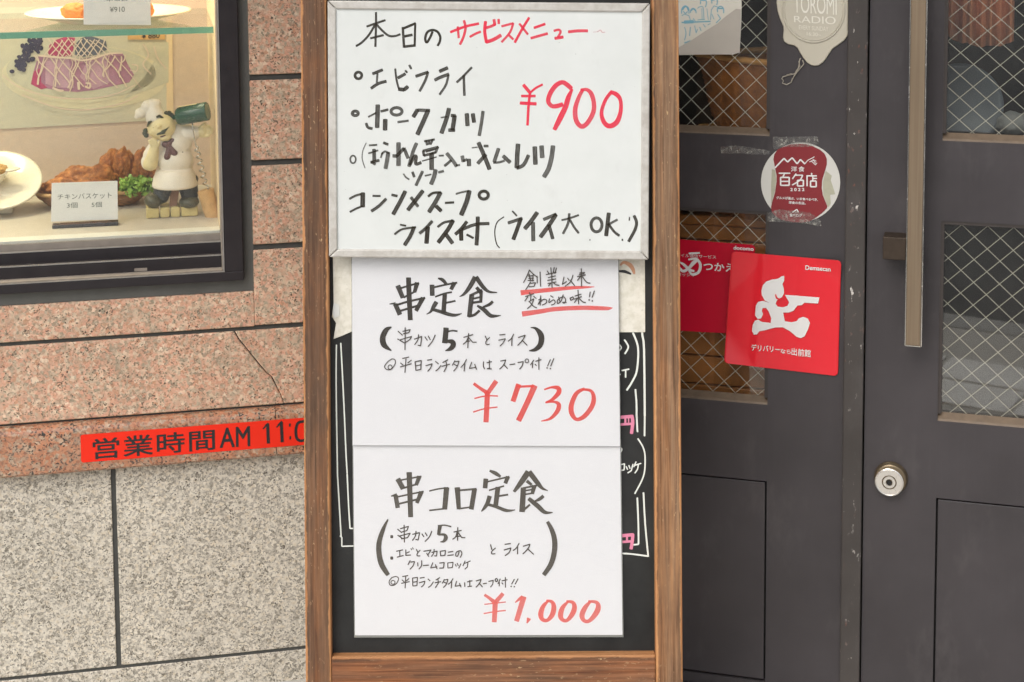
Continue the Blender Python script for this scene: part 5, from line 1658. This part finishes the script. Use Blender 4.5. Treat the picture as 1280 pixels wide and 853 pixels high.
m.flat(cp3([(330, 412), (500, 430), (540, 640), (420, 640), (330, 610)]), bd + 0.0008)
m.flat(cp3([(640, 430), (780, 405), (800, 600), (680, 650), (580, 560)]), bd + 0.0008)
part('printed_icing_face', m, M['pp_pink'], cpo)
m = MB()
m.flat(cp3([(345, 400), (360, 330), (410, 290), (470, 270), (545, 275), (540, 330), (520, 412), (430, 412)]), bd + 0.0008)
m.flat(cp3([(225, 612), (245, 520), (290, 500), (300, 600), (345, 640), (300, 650)]), bd + 0.0008)
part('printed_berries', m, M['pp_magenta'], cpo)
m = MB()
m.flat(cp3([(545, 400), (550, 320), (590, 280), (640, 260), (700, 275), (770, 300), (780, 360), (700, 400), (600, 415)]), bd + 0.0010)
part('printed_dark_fruit', m, M['pp_blue'], cpo)
m = MB()
for i in range(80):
    t = i / 79
    cx_ = 275 - 150 * t + rng.gauss(0, 26)
    cy_ = 290 + 205 * t + rng.gauss(0, 24)
    m.flat(cp3(ell(cx_, cy_, rng.uniform(11, 22), rng.uniform(10, 19), 10)), bd + 0.0010 + i * 0.000012)
part('printed_grapes', m, M['pp_navy'], cpo)
pn = Pen(F, bd + 0.0020, cap=0.5)
ln = []
wob = lambda v, a: v + rng.uniform(-a, a)
for i in range(17):
    x = 275 + i * 40
    yb = 600 + 60 * math.sin(i * .2 + .4) + rng.uniform(-60, 15)
    ln.append('~ w%d ' % rng.choice((5, 7, 9)) + ' '.join('%d,%d' % (wob(x - 46 * k / 4 * (i % 3), 15), wob(402 + (yb - 402) * k / 4, 10)) for k in range(5)))
for i in range(8):
    x = 250 + i * 82
    ln.append('~ w%d ' % rng.choice((6, 8, 9)) + ' '.join('%d,%d' % (wob(x + 48 * k, 14), wob(402 + 56 * k, 14)) for k in range(5)))
for i in range(9):
    x = 360 + i * 46
    ln.append('~ w8 %d,%d %d,340 %d,412' % (wob(x + 44, 15), wob(285, 12), wob(x + 8, 12), wob(x - 36, 14)))
    ln.append('~ w7 %d,%d %d,345 %d,405' % (wob(x - 20, 15), wob(282, 12), wob(x + 34, 12), wob(x + 92, 14)))
ln.append('~ w14 280,405 420,418 520,425 600,440 700,420 790,392 890,385')
ln.append('~ w16 385,640 420,655 460,662')
ln.append('w20 570,600 575,650 | ~ w14 620,630 650,640 655,610 625,605')
pn.write(0, 0, SC3, 10, ' | '.join(ln))
pn.write(0, 0, SC3, 8, '~ 20,550 150,640 350,700 600,720 820,690 980,620 | ~ 160,690 400,780 620,800 860,760 1000,700 | ~ 1040,320 1080,400 1040,470 1100,540 | ~ 1120,340 1150,430 1210,500 | ~ 960,470 1000,480 990,520 950,510')
part('printed_icing_lines', pn.mb, M['pp_line'], cpo)
# orange price tag on the poster corner
M['tag_orange'] = plain('orange_price_tag', (0.70, 0.42, 0.16), 0.6, 0.08)
otg = thing('price_tag', 'small orange price tag reading 880 yen under the glass shelf', 'sign', F, (F.p(182, 49, bd)[0], bd, F.p(182, 49, bd)[1]))
part('card', MB().prism(cp3([(925, 200), (1200, 190), (1202, 288), (930, 288)]), bd + 0.0004, bd + 0.0016), M['tag_orange'], otg)
m = MB()
text_mesh(m, F, '¥ 880', [(1030 / SC3, 243 / SC3), (1160 / SC3, 238 / SC3), (1160 / SC3, 279 / SC3), (1030 / SC3, 281 / SC3)], bd + 0.0019, bold=0.01)
part('lettering', m, M['print_black'], otg)

# price cards
M['card'] = plain('white_price_card', (0.80, 0.80, 0.77), 0.6, 0.02, 20)
M['holder'] = plain('dark_acrylic_card_stand', (0.045, 0.045, 0.055), 0.25, 0.1, 20)
M['grey_text'] = plain('grey_green_print', (0.13, 0.15, 0.13), 0.6, 0.05)
dc = F.on_floor(105, 284.5, v_fl) - 0.012
card = thing('price_card', 'white price card on a dark stand in front of the fried chicken basket', 'sign', F, (F.p(105, 285, dc)[0], dc, v_fl), 'price cards in the display window')
q = [(64.5, 229.2), (146.8, 226.4), (147.3, 274.5), (63.9, 277.4)]
part('card', MB().prism([F.p(x, y, dc) for x, y in q], dc - 0.0016, dc), M['card'], card)
hu = [F.p(x, y, dc) for x, y in ((65.5, 281.5), (146.5, 278.5), (147, 276), (65, 278.5))]
hb_ = MB()
hb_.box(hu[0][0], hu[1][0] + 0.002, dc - 0.012, dc + 0.012, v_fl + 0.0002, v_fl + 0.0065)
part('stand', hb_, M['holder'], card, bevel=0.001)
m = MB()
text_mesh(m, F, 'チキンバスケット', [(72, 243), (139.5, 240.5), (139.5, 248), (72, 250)], dc + 0.0003)
text_mesh(m, F, '3個', [(83.5, 253.4), (97, 253), (97, 260), (83.5, 260.5)], dc + 0.0003)
text_mesh(m, F, '5個', [(114.5, 252.6), (127.5, 252.2), (127.5, 259.2), (114.5, 259.6)], dc + 0.0003)
part('lettering', m, M['grey_text'], card)
ds_ = sd0 - 0.006
card = thing('price_card', 'white price card reading 910 yen standing on the glass shelf', 'sign', F, (F.p(146, 33, ds_)[0], ds_, vs1), 'price cards in the display window')
q = [(104, -42), (188, -46), (188.6, 31.5), (104.5, 31)]
part('card', MB().prism([F.p(x, y, ds_) for x, y in q], ds_ - 0.0008, ds_), M['card'], card)
q = [(110, -42), (187.5, -45), (188, 27), (122, 29.3)]
part('second_card', MB().prism([F.p(x, y, ds_ + 0.0014) for x, y in q], ds_ + 0.0006, ds_ + 0.0014), M['card'], card)
m = MB()
text_mesh(m, F, '串コロ', [(133.5, -8), (159, -8.5), (159, 2), (133.5, 2.5)], ds_ + 0.0017)
text_mesh(m, F, '¥910', [(137.3, 8.9), (156, 8.2), (156, 15), (137.3, 15.6)], ds_ + 0.0017)
part('lettering', m, M['grey_text'], card)

# plate with food on the shelf
M['ceramic'] = plain('glazed_cream_ceramic', (0.74, 0.68, 0.56), 0.18, 0.04, 10)
M['fried'] = plain('golden_fried_crumb', (0.55, 0.20, 0.045), 0.7, 0.4, 70, 0.002)
M['sauce'] = plain('dark_brown_sauce', (0.12, 0.04, 0.02), 0.3, 0.3, 30)
plc = p3(135, -14, -0.30)
r_pl = 105 * px * 1.06
pl = MB().lathe((plc[0], -0.30, vs1 + 0.001), (0, 0, 1), [(0.0, 0.0), (r_pl * .58, 0.0), (r_pl * .66, 0.004), (r_pl * .97, 0.016), (r_pl, 0.0165), (r_pl, 0.019), (r_pl * .95, 0.0185), (r_pl * .64, 0.007), (r_pl * .55, 0.004), (0, 0.004)], 64)
solo('dinner_plate', pl, M['ceramic'], 'round cream plate on the glass shelf behind the 910 yen card', 'plate', F, (plc[0], -0.30, vs1 + 0.001), smooth=True)
for i, (dx, dy, a_) in enumerate(((-0.062, 0.03, .3), (-0.02, 0.045, 1.2), (0.03, 0.02, -.4), (0.065, 0.035, .9))):
    m = MB().ball((plc[0] + dx, -0.30 + dy, vs1 + 0.022), (0.026, 0.019, 0.017), (0, 0, a_), 0.18, 3, sub=4, seed=i * 3.1)
    solo('croquette', m, M['fried'], 'golden fried croquette piece on the upper cream plate', 'food', F, (plc[0] + dx, -0.30 + dy, vs1 + 0.006), 'fried pieces on the upper plate', smooth=True)

# tilted plate with a gratin dish at the left edge
dp = F.on_floor(4, 268, v_fl) - 0.03
c0 = Vector(p3(-4, 232, dp))
ax = Vector((0.05, 0.50, 0.86)).normalized()
rp = 61 * px
pl = MB().lathe(c0, ax, [(0, 0), (rp * .6, 0), (rp * .68, 0.003), (rp * .97, 0.012), (rp, 0.013), (rp, 0.016), (rp * .95, 0.0155), (rp * .64, 0.006), (rp * .55, 0.003), (0, 0.003)], 64)
tpl = thing('dinner_plate', 'cream oval plate propped towards the glass at the left end of the display floor', 'plate', F, (c0.x, c0.y, v_fl))
part('plate', pl, M['ceramic'], tpl, smooth=True)
zl = c0.z - rp * 0.55
part('rest', MB().box(c0.x - 0.03, c0.x + 0.03, c0.y - 0.05, c0.y + 0.03, v_fl + 0.0002, max(v_fl + 0.006, c0.z - 0.012)), M['ceramic'], tpl, bevel=0.003)
g0 = c0 + ax * 0.005 + Vector((-0.012, 0, 0.002))
dish = thing('gratin_dish', 'small cream handled dish of browned gratin on the left plate', 'dish', F, tuple(g0))
up = Vector((0.02, 0.22, 0.97)).normalized()
m = MB().lathe(g0, up, [(0, 0), (0.020, 0), (0.024, 0.004), (0.035, 0.024), (0.037, 0.028), (0.035, 0.0285), (0.032, 0.024), (0, 0.020)], 40)
part('bowl', m, M['ceramic'], dish, smooth=True)
hc = g0 + up * 0.027 + Vector((0.042, 0.005, 0))
m = MB().ball(hc, (0.017, 0.013, 0.0035), (0, -0.1, 0), sub=3)
part('handle', m, M['ceramic'], dish, smooth=True)
M['gratin'] = plain('browned_gratin', (0.62, 0.36, 0.12), 0.6, 0.5, 45, 0.002)
m = MB().ball(g0 + up * 0.027, (0.033, 0.033, 0.013), amp=0.12, freq=3, sub=4)
part('gratin_top', m, M['gratin'], dish, smooth=True)

# basket of fried chicken
M['splint'] = plain('brown_bamboo_splint', (0.30, 0.145, 0.06), 0.6, 0.4, 60, 0.001)
M['splint_rim'] = plain('bamboo_rim', (0.46, 0.27, 0.12), 0.5, 0.3, 50)
dbk = F.on_floor(118, 262, v_fl) - 0.055
bc = p3(117, 255, dbk)
ra, rb, hb2 = 76 * px * 1.02, 0.062, 0.030
bsk = thing('chicken_basket', 'shallow woven brown basket holding fried chicken in the display window', 'basket', F, (bc[0], dbk, v_fl))
vs_, fs_ = [], []
n, rows = 180, 16
for i in range(rows + 1):
    z = hb2 * i / rows
    for k in range(n):
        a = 2 * math.pi * k / n
        f = 0.72 + 0.28 * (i / rows) ** 0.7
        wv_ = 1 + 0.022 * math.sin(30 * a + math.pi * (i // 2))
        sq = 1 / (abs(math.cos(a)) ** 3.2 + abs(math.sin(a)) ** 3.2) ** (1 / 3.2)
        vs_.append((bc[0] + ra * f * wv_ * sq * math.cos(a), dbk + rb * f * wv_ * sq * math.sin(a), v_fl + 0.001 + z))
for i in range(rows):
    for k in range(n):
        fs_.append((i * n + k, i * n + (k + 1) % n, (i + 1) * n + (k + 1) % n, (i + 1) * n + k))
fs_.append(tuple(range(n)))
part('woven_body', MB().add(vs_, fs_), M['splint'], bsk, smooth=True)
pts = []
for k in range(73):
    a = 2 * math.pi * k / 72
    sq = 1 / (abs(math.cos(a)) ** 3.2 + abs(math.sin(a)) ** 3.2) ** (1 / 3.2)
    pts.append((bc[0] + ra * sq * math.cos(a), dbk + rb * sq * math.sin(a), v_fl + hb2 + 0.001))
part('rim', MB().tube(pts, 0.0038, 8, cap=False), M['splint_rim'], bsk, smooth=True)
b = NB('fried_chicken_skin')
n1 = b.noise(26, 6, 0.65)
c = b.ramp(n1, [(0.3, (0.42, 0.12, 0.03)), (0.5, (0.72, 0.27, 0.07)), (0.68, (0.84, 0.42, 0.14))])
vz = b.ramp(b.noise(110, 4, 0.6), [(0.4, 0.75), (0.7, 1.15)])
c = b.mix(1.0, c, vz, 'MULTIPLY')
b.set(col=c, rough=0.42, spec=0.5, coat=0.15)
b.bump(b.noise(150, 6, 0.75), 0.007, 1.0)
M['chicken'] = b.m
CH = [(66, 240, 22, 14, 15, 0.15, 0.00), (96, 222, 31, 16, 16, -0.25, 0.020), (126, 222, 22, 15, 20, 0.2, 0.026), (84, 234, 30, 16, 14, 0.05, 0.028), (136, 208, 14, 14, 26, 0.35, -0.01), (151, 207, 12, 13, 25, 0.15, 0.0), (163, 212, 10, 12, 26, -0.05, -0.012), (176, 206, 11, 12, 23, 0.15, -0.004), (118, 232, 26, 16, 16, 0.1, 0.034), (186, 222, 14, 13, 16, -.2, -0.02), (150, 232, 20, 14, 16, 0.3, 0.0)]
for i, (x, y, rx, ry, rz, tl, dd) in enumerate(CH):
    c_ = p3(x, y, dbk + dd)
    m = MB().ball(c_, (rx * px, ry * px * 0.9, rz * px), (0, tl, 0.3 * math.sin(i * 2.3)), 0.26, 1.9, sub=5, seed=i * 5.7)
    solo('fried_chicken', m, M['chicken'], 'browned fried chicken piece heaped in the brown woven basket', 'food', F, (c_[0], c_[1], c_[2] - rz * px), 'fried chicken in the basket', smooth=True)
# frilly lettuce
M['lettuce'] = plain('green_lettuce', (0.28, 0.46, 0.085), 0.5, 0.5, 60)
m = MB()
lc_ = p3(171, 234, dbk + 0.045)
for i in range(420):
    a, e = rng.uniform(0, 6.283), rng.uniform(-0.3, 1.2)
    rr = rng.uniform(0.3, 1) ** 0.6
    o = Vector((lc_[0] + 0.034 * rr * math.cos(a) * math.cos(e * .7), lc_[1] + 0.022 * rr * math.sin(a), lc_[2] - 0.008 + 0.026 * rr * math.sin(e)))
    t1_ = Vector((rng.uniform(-1, 1), rng.uniform(-1, 1), rng.uniform(-.2, 1.2))).normalized()
    t2_ = t1_.cross(Vector((rng.uniform(-1, 1), rng.uniform(-1, 1), rng.uniform(-1, 1)))).normalized()
    L_, W_ = rng.uniform(0.006, 0.012), rng.uniform(0.0016, 0.0034)
    nn_ = t1_.cross(t2_)
    rowp = []
    for k in range(4):
        t = k / 3
        cpt = o + t1_ * L_ * t + nn_ * 0.004 * math.sin(t * 3 + i)
        ww = W_ * (0.6 + 0.8 * math.sin(t * 2.6))
        rowp += [cpt + t2_ * ww + nn_ * 0.001 * math.sin(k * 2.1), cpt - t2_ * ww]
    m.add(rowp, [(0, 1, 3, 2), (2, 3, 5, 4), (4, 5, 7, 6)])
solo('lettuce', m, M['lettuce'], 'frilly green lettuce beside the fried chicken in the basket', 'food', F, (lc_[0], lc_[1], lc_[2] - 0.02), smooth=True)

# ------------------------------------------------------------------ chef figurine with corkscrew
df0 = F.on_floor(214, 272.5, v_fl) - 0.022
S4 = 4.738
def fp(x, y, dd=0.0): return Vector(F.q(160 + x / S4, 110 + y / S4, df0 + dd))
k4 = F.scale(215, 200, df0) / S4       # metres per crop pixel


def fused(name, mb, mat, parent, vox=0.0016, smooth_it=6):
    """melt the shapes into one skin"""
    o = part(name, mb, mat, parent, smooth=True)
    r = o.modifiers.new('fuse', 'REMESH')
    r.mode, r.voxel_size, r.use_smooth_shade = 'VOXEL', vox, True
    s_ = o.modifiers.new('soften', 'SMOOTH')
    s_.factor, s_.iterations = 0.5, smooth_it
    return o


M['resin_white'] = plain('painted_white_resin', (0.76, 0.70, 0.60), 0.45, 0.08, 40)
M['resin_skin'] = plain('painted_pale_skin', (0.76, 0.65, 0.36), 0.45, 0.14, 60)
M['resin_dark'] = plain('painted_charcoal', (0.045, 0.050, 0.055), 0.45, 0.25, 40)
M['resin_olive'] = plain('painted_dark_olive', (0.075, 0.072, 0.045), 0.4, 0.25, 40)
M['resin_maroon'] = plain('painted_maroon', (0.12, 0.048, 0.046), 0.45, 0.2, 40)
M['resin_hair'] = plain('painted_dark_green_hair', (0.05, 0.058, 0.035), 0.5, 0.3, 60)
M['resin_stone'] = plain('painted_yellow_stone', (0.56, 0.46, 0.20), 0.55, 0.3, 60, 0.001)
M['bottle_green'] = plain('painted_bottle_green', (0.018, 0.075, 0.045), 0.25, 0.2, 25)
M['bottle_end'] = plain('painted_bottle_base', (0.16, 0.19, 0.10), 0.4, 0.2, 25)
M['cork'] = plain('cork', (0.56, 0.35, 0.16), 0.8, 0.3, 70, 0.001)
M['barrel'] = plain('painted_brown_stone', (0.26, 0.13, 0.075), 0.6, 0.35, 60, 0.001)
M['steel'] = plain('steel_spiral', (0.55, 0.54, 0.50), 0.25, 0.1, 40, 0, 0.9)
chef = thing('chef_figurine', 'painted chef figurine with moustache, tall white hat and green bottle on its shoulder', 'figurine', F, (fp(260, 780)[0], df0, v_fl))
b0, b1_ = fp(105, 745), fp(416, 745)
hb3 = fp(260, 712)[2] - fp(260, 772)[2]
bs = MB()
ee = [105, 188, 250, 312, 416]
for a, c in zip(ee[:-1], ee[1:]):
    bs.box(fp(a + 3, 745)[0], fp(c - 3, 745)[0], df0 - 0.028, df0 + 0.022, v_fl + 0.0003, v_fl + 0.0003 + hb3)
part('stone_base', bs, M['resin_stone'], chef, bevel=0.003, seg=3)
zb = v_fl + hb3
def cap(mb, a, b_, ra_, rb_, n=7):
    a, b_ = Vector(a), Vector(b_)
    for i in range(n + 1):
        t = i / n
        r_ = ra_ + (rb_ - ra_) * t
        mb.ball(a.lerp(b_, t), r_, sub=3)
m = MB()
cap(m, fp(215, 570), fp(195, 640, 0.004), 58 * k4, 50 * k4)
cap(m, fp(350, 565), fp(365, 625, 0.004), 62 * k4, 54 * k4)
m.ball(fp(280, 545), (140 * k4, 70 * k4, 55 * k4))
fused('trousers', m, M['resin_dark'], chef)
m = MB(); m.ball(fp(150, 665, 0.010), (54 * k4, 70 * k4, 44 * k4), (0, 0.2, 0.2)); part('shoe', m, M['resin_olive'], chef, smooth=True)
m = MB(); m.ball(fp(362, 675, 0.010), (60 * k4, 70 * k4, 40 * k4), (0, -0.05, -0.2)); part('shoe', m, M['resin_olive'], chef, smooth=True)
m = MB().hexa([fp(250, 590, 0.006), fp(308, 580, 0.006), fp(300, 590, -0.02), fp(255, 590, -0.02)], [fp(245, 708, 0.010), fp(290, 706, 0.010), fp(290, 700, -0.02), fp(250, 700, -0.02)])
part('stone_prop', m, M['barrel'], chef, bevel=0.002)
m = MB()
m.ball(fp(282, 430), (110 * k4, 95 * k4, 95 * k4))
m.ball(fp(290, 330), (92 * k4, 78 * k4, 90 * k4))
m.ball(fp(285, 265, -0.003), (70 * k4, 60 * k4, 60 * k4))
m.lathe(fp(278, 585), (0, 0, 1), [(0, 0), (132 * k4, 0), (138 * k4, 12 * k4), (128 * k4, 60 * k4), (108 * k4, 110 * k4), (0, 120 * k4)], 40)
cap(m, fp(350, 270), fp(405, 262, 0.004), 56 * k4, 40 * k4)
cap(m, fp(215, 290), fp(140, 400, 0.006), 55 * k4, 52 * k4)
m.ball(fp(118, 440, 0.004), (42 * k4, 50 * k4, 50 * k4))
fused('jacket', m, M['resin_white'], chef, 0.0017, 7)
m = MB()
cap(m, fp(132, 448, 0.012), fp(150, 388, 0.018), 45 * k4, 34 * k4)
cap(m, fp(150, 388, 0.018), fp(160, 345, 0.022), 34 * k4, 25 * k4)
for dx in (-20, -7, 6, 17):
    cap(m, fp(156 + dx * .7, 345, 0.027), fp(147 + dx, 302 + abs(dx) * .6, 0.029), 10 * k4, 8.5 * k4, 4)
cap(m, fp(176, 345, 0.026), fp(186, 318, 0.028), 10 * k4, 8 * k4, 4)
fused('raised_forearm', m, M['resin_skin'], chef, 0.0011, 3)
m = MB()
cap(m, fp(410, 262, 0.004), fp(440, 258, 0.006), 34 * k4, 36 * k4, 4)
for i, (yy_, L_) in enumerate(((228, 480), (246, 494), (264, 492), (282, 478))):
    cap(m, fp(440, yy_ + 2, 0.010), fp(L_, yy_, 0.012), 13 * k4, 11 * k4, 5)
cap(m, fp(430, 235, 0.010), fp(455, 212, 0.014), 13 * k4, 10 * k4, 4)
fused('outstretched_hand', m, M['resin_skin'], chef, 0.0010, 3)
m = MB()
m.ball(fp(198, 230, 0.010), (86 * k4, 76 * k4, 82 * k4), (0, -0.3, 0))
m.ball(fp(182, 226, 0.031), (19 * k4, 24 * k4, 15 * k4))
m.ball(fp(158, 254, 0.026), (22 * k4, 18 * k4, 16 * k4))
m.ball(fp(238, 224, 0.024), (22 * k4, 18 * k4, 16 * k4))
m.ball(fp(148, 262, 0.020), (26 * k4, 26 * k4, 24 * k4))
m.ball(fp(248, 240, 0.018), (26 * k4, 26 * k4, 26 * k4))
m.ball(fp(218, 292, 0.018), (40 * k4, 36 * k4, 24 * k4))
m.ball(fp(284, 222, 0.0), (14 * k4, 14 * k4, 22 * k4))
fused('head', m, M['resin_skin'], chef, 0.0012, 3)
m = MB()
cap(m, fp(210, 262, 0.032), fp(176, 275, 0.031), 13 * k4, 6 * k4, 5)
cap(m, fp(208, 260, 0.032), fp(240, 232, 0.029), 13 * k4, 6 * k4, 5)
part('moustache', m, M['resin_hair'], chef, smooth=True)
for pts in (((116, 226, .024), (124, 206, .026), (136, 200, .026)), ((172, 172, .027), (186, 166, .027), (206, 178, .025))):
    m = MB(); cap(m, fp(*pts[0]), fp(*pts[1]), 6 * k4, 8 * k4, 4); cap(m, fp(*pts[1]), fp(*pts[2]), 8 * k4, 6 * k4, 4)
    part('eyebrow', m, M['resin_hair'], chef, smooth=True)
for x, y in ((158, 232), (200, 200)):
    m = MB(); m.ball(fp(x, y, 0.0285), (12 * k4, 6 * k4, 4.5 * k4), (0, -0.3, 0)); part('eye', m, M['resin_hair'], chef, smooth=True)
m = MB(); m.ball(fp(208, 283, 0.028), (20 * k4, 8 * k4, 8 * k4), (0, -0.4, 0)); part('mouth', m, M['resin_maroon'], chef, smooth=True)
for grp in (((104, 254), (100, 268), (108, 282)), ((228, 152), (244, 150), (256, 162), (240, 170), (252, 176), (264, 172))):
    m = MB()
    for i, (x, y) in enumerate(grp): m.ball(fp(x, y, 0.012), 15 * k4, amp=0.2, seed=i)
    part('curly_hair', m, M['resin_hair'], chef, smooth=True)
m = MB()
cap(m, fp(165, 178, 0.008), fp(150, 130, 0.006), 60 * k4, 48 * k4)
m.ball(fp(150, 98, 0.004), (46 * k4, 44 * k4, 36 * k4))
m.ball(fp(116, 112, 0.006), (40 * k4, 40 * k4, 40 * k4))
m.ball(fp(76, 150, 0.008), (36 * k4, 32 * k4, 34 * k4))
m.ball(fp(172, 88, 0.006), (26 * k4, 24 * k4, 22 * k4))
m.ball(fp(60, 172, 0.006), (24 * k4, 24 * k4, 14 * k4))
fused('chef_hat', m, M['resin_white'], chef, 0.0013, 4)
m = MB()
m.ball(fp(244, 332, 0.020), (18 * k4, 20 * k4, 18 * k4))
m.ball(fp(222, 336, 0.018), (24 * k4, 16 * k4, 20 * k4), (0, .3, 0))
m.ball(fp(266, 316, 0.018), (24 * k4, 16 * k4, 22 * k4), (0, -.4, 0))
cap(m, fp(246, 345, 0.020), fp(234, 408, 0.022), 14 * k4, 22 * k4)
cap(m, fp(250, 345, 0.020), fp(276, 388, 0.022), 14 * k4, 20 * k4)
fused('neckerchief', m, M['resin_maroon'], chef, 0.0011, 2)
for x, y in ((265, 441), (327, 431), (318, 383)):
    m = MB(); m.ball(fp(x, y, 0.0215 if y > 400 else 0.0195), (11 * k4, 6 * k4, 11 * k4)); part('coat_button', m, M['resin_hair'], chef, smooth=True)
# bottle
pa, pb_ = fp(285, 172, 0.014), fp(472, 138, 0.034)
axb = (pb_ - pa)
Lb = axb.length
m = MB().lathe(pa, axb, [(0, -0.012), (14 * k4, -0.012), (16 * k4, 0), (46 * k4, 8 * k4), (55 * k4, 24 * k4), (57 * k4, Lb - 4 * k4), (54 * k4, Lb)], 36)
bo = part('bottle', m, M['bottle_green'], chef, smooth=True)
m = MB().lathe(pa + axb * 1.001, axb, [(0, 0), (46 * k4, 0.0), (52 * k4, -0.0005)], 36)
part('bottle_base', m, M['bottle_end'], bo)
un = (Vector((0, 0, 1)) - axb.normalized() * axb.normalized().z).normalized()
m = MB()
lp = []
for i in range(9):
    for t in (0.12, 0.72):
        a = R(-18 + i * 8)
        side = axb.normalized().cross(un)
        lp.append(pa + axb * t + (un * math.cos(a) + side * math.sin(a)) * 58.5 * k4)
m.add(lp, [(2 * i, 2 * i + 1, 2 * i + 3, 2 * i + 2) for i in range(8)])
part('bottle_label', m, M['resin_skin'], bo)
# corkscrew spiral and cork
pts = [fp(380, 205, 0.024), fp(384, 240, 0.026), fp(394, 300, 0.027), fp(402, 345, 0.027)]
a_, b_ = fp(404, 352, 0.026), fp(466, 596, 0.026)
for i in range(91):
    t = i / 90
    c_ = a_.lerp(b_, t)
    an = t * 6.2 * 2 * math.pi
    pts.append(c_ + Vector((math.cos(an), math.sin(an), 0)) * 15 * k4)
m = MB().tube(pts, 4.2 * k4, 8)
part('corkscrew_spiral', m, M['steel'], chef, smooth=True)
a_, b_ = fp(506, 770, 0.028), fp(458, 604, 0.026)
m = MB().lathe(a_, b_ - a_, [(0, 0), (44 * k4, 0), (46 * k4, 3 * k4), (50 * k4, (b_ - a_).length - 3 * k4), (48 * k4, (b_ - a_).length), (0, (b_ - a_).length)], 36)
part('cork', m, M['cork'], chef)
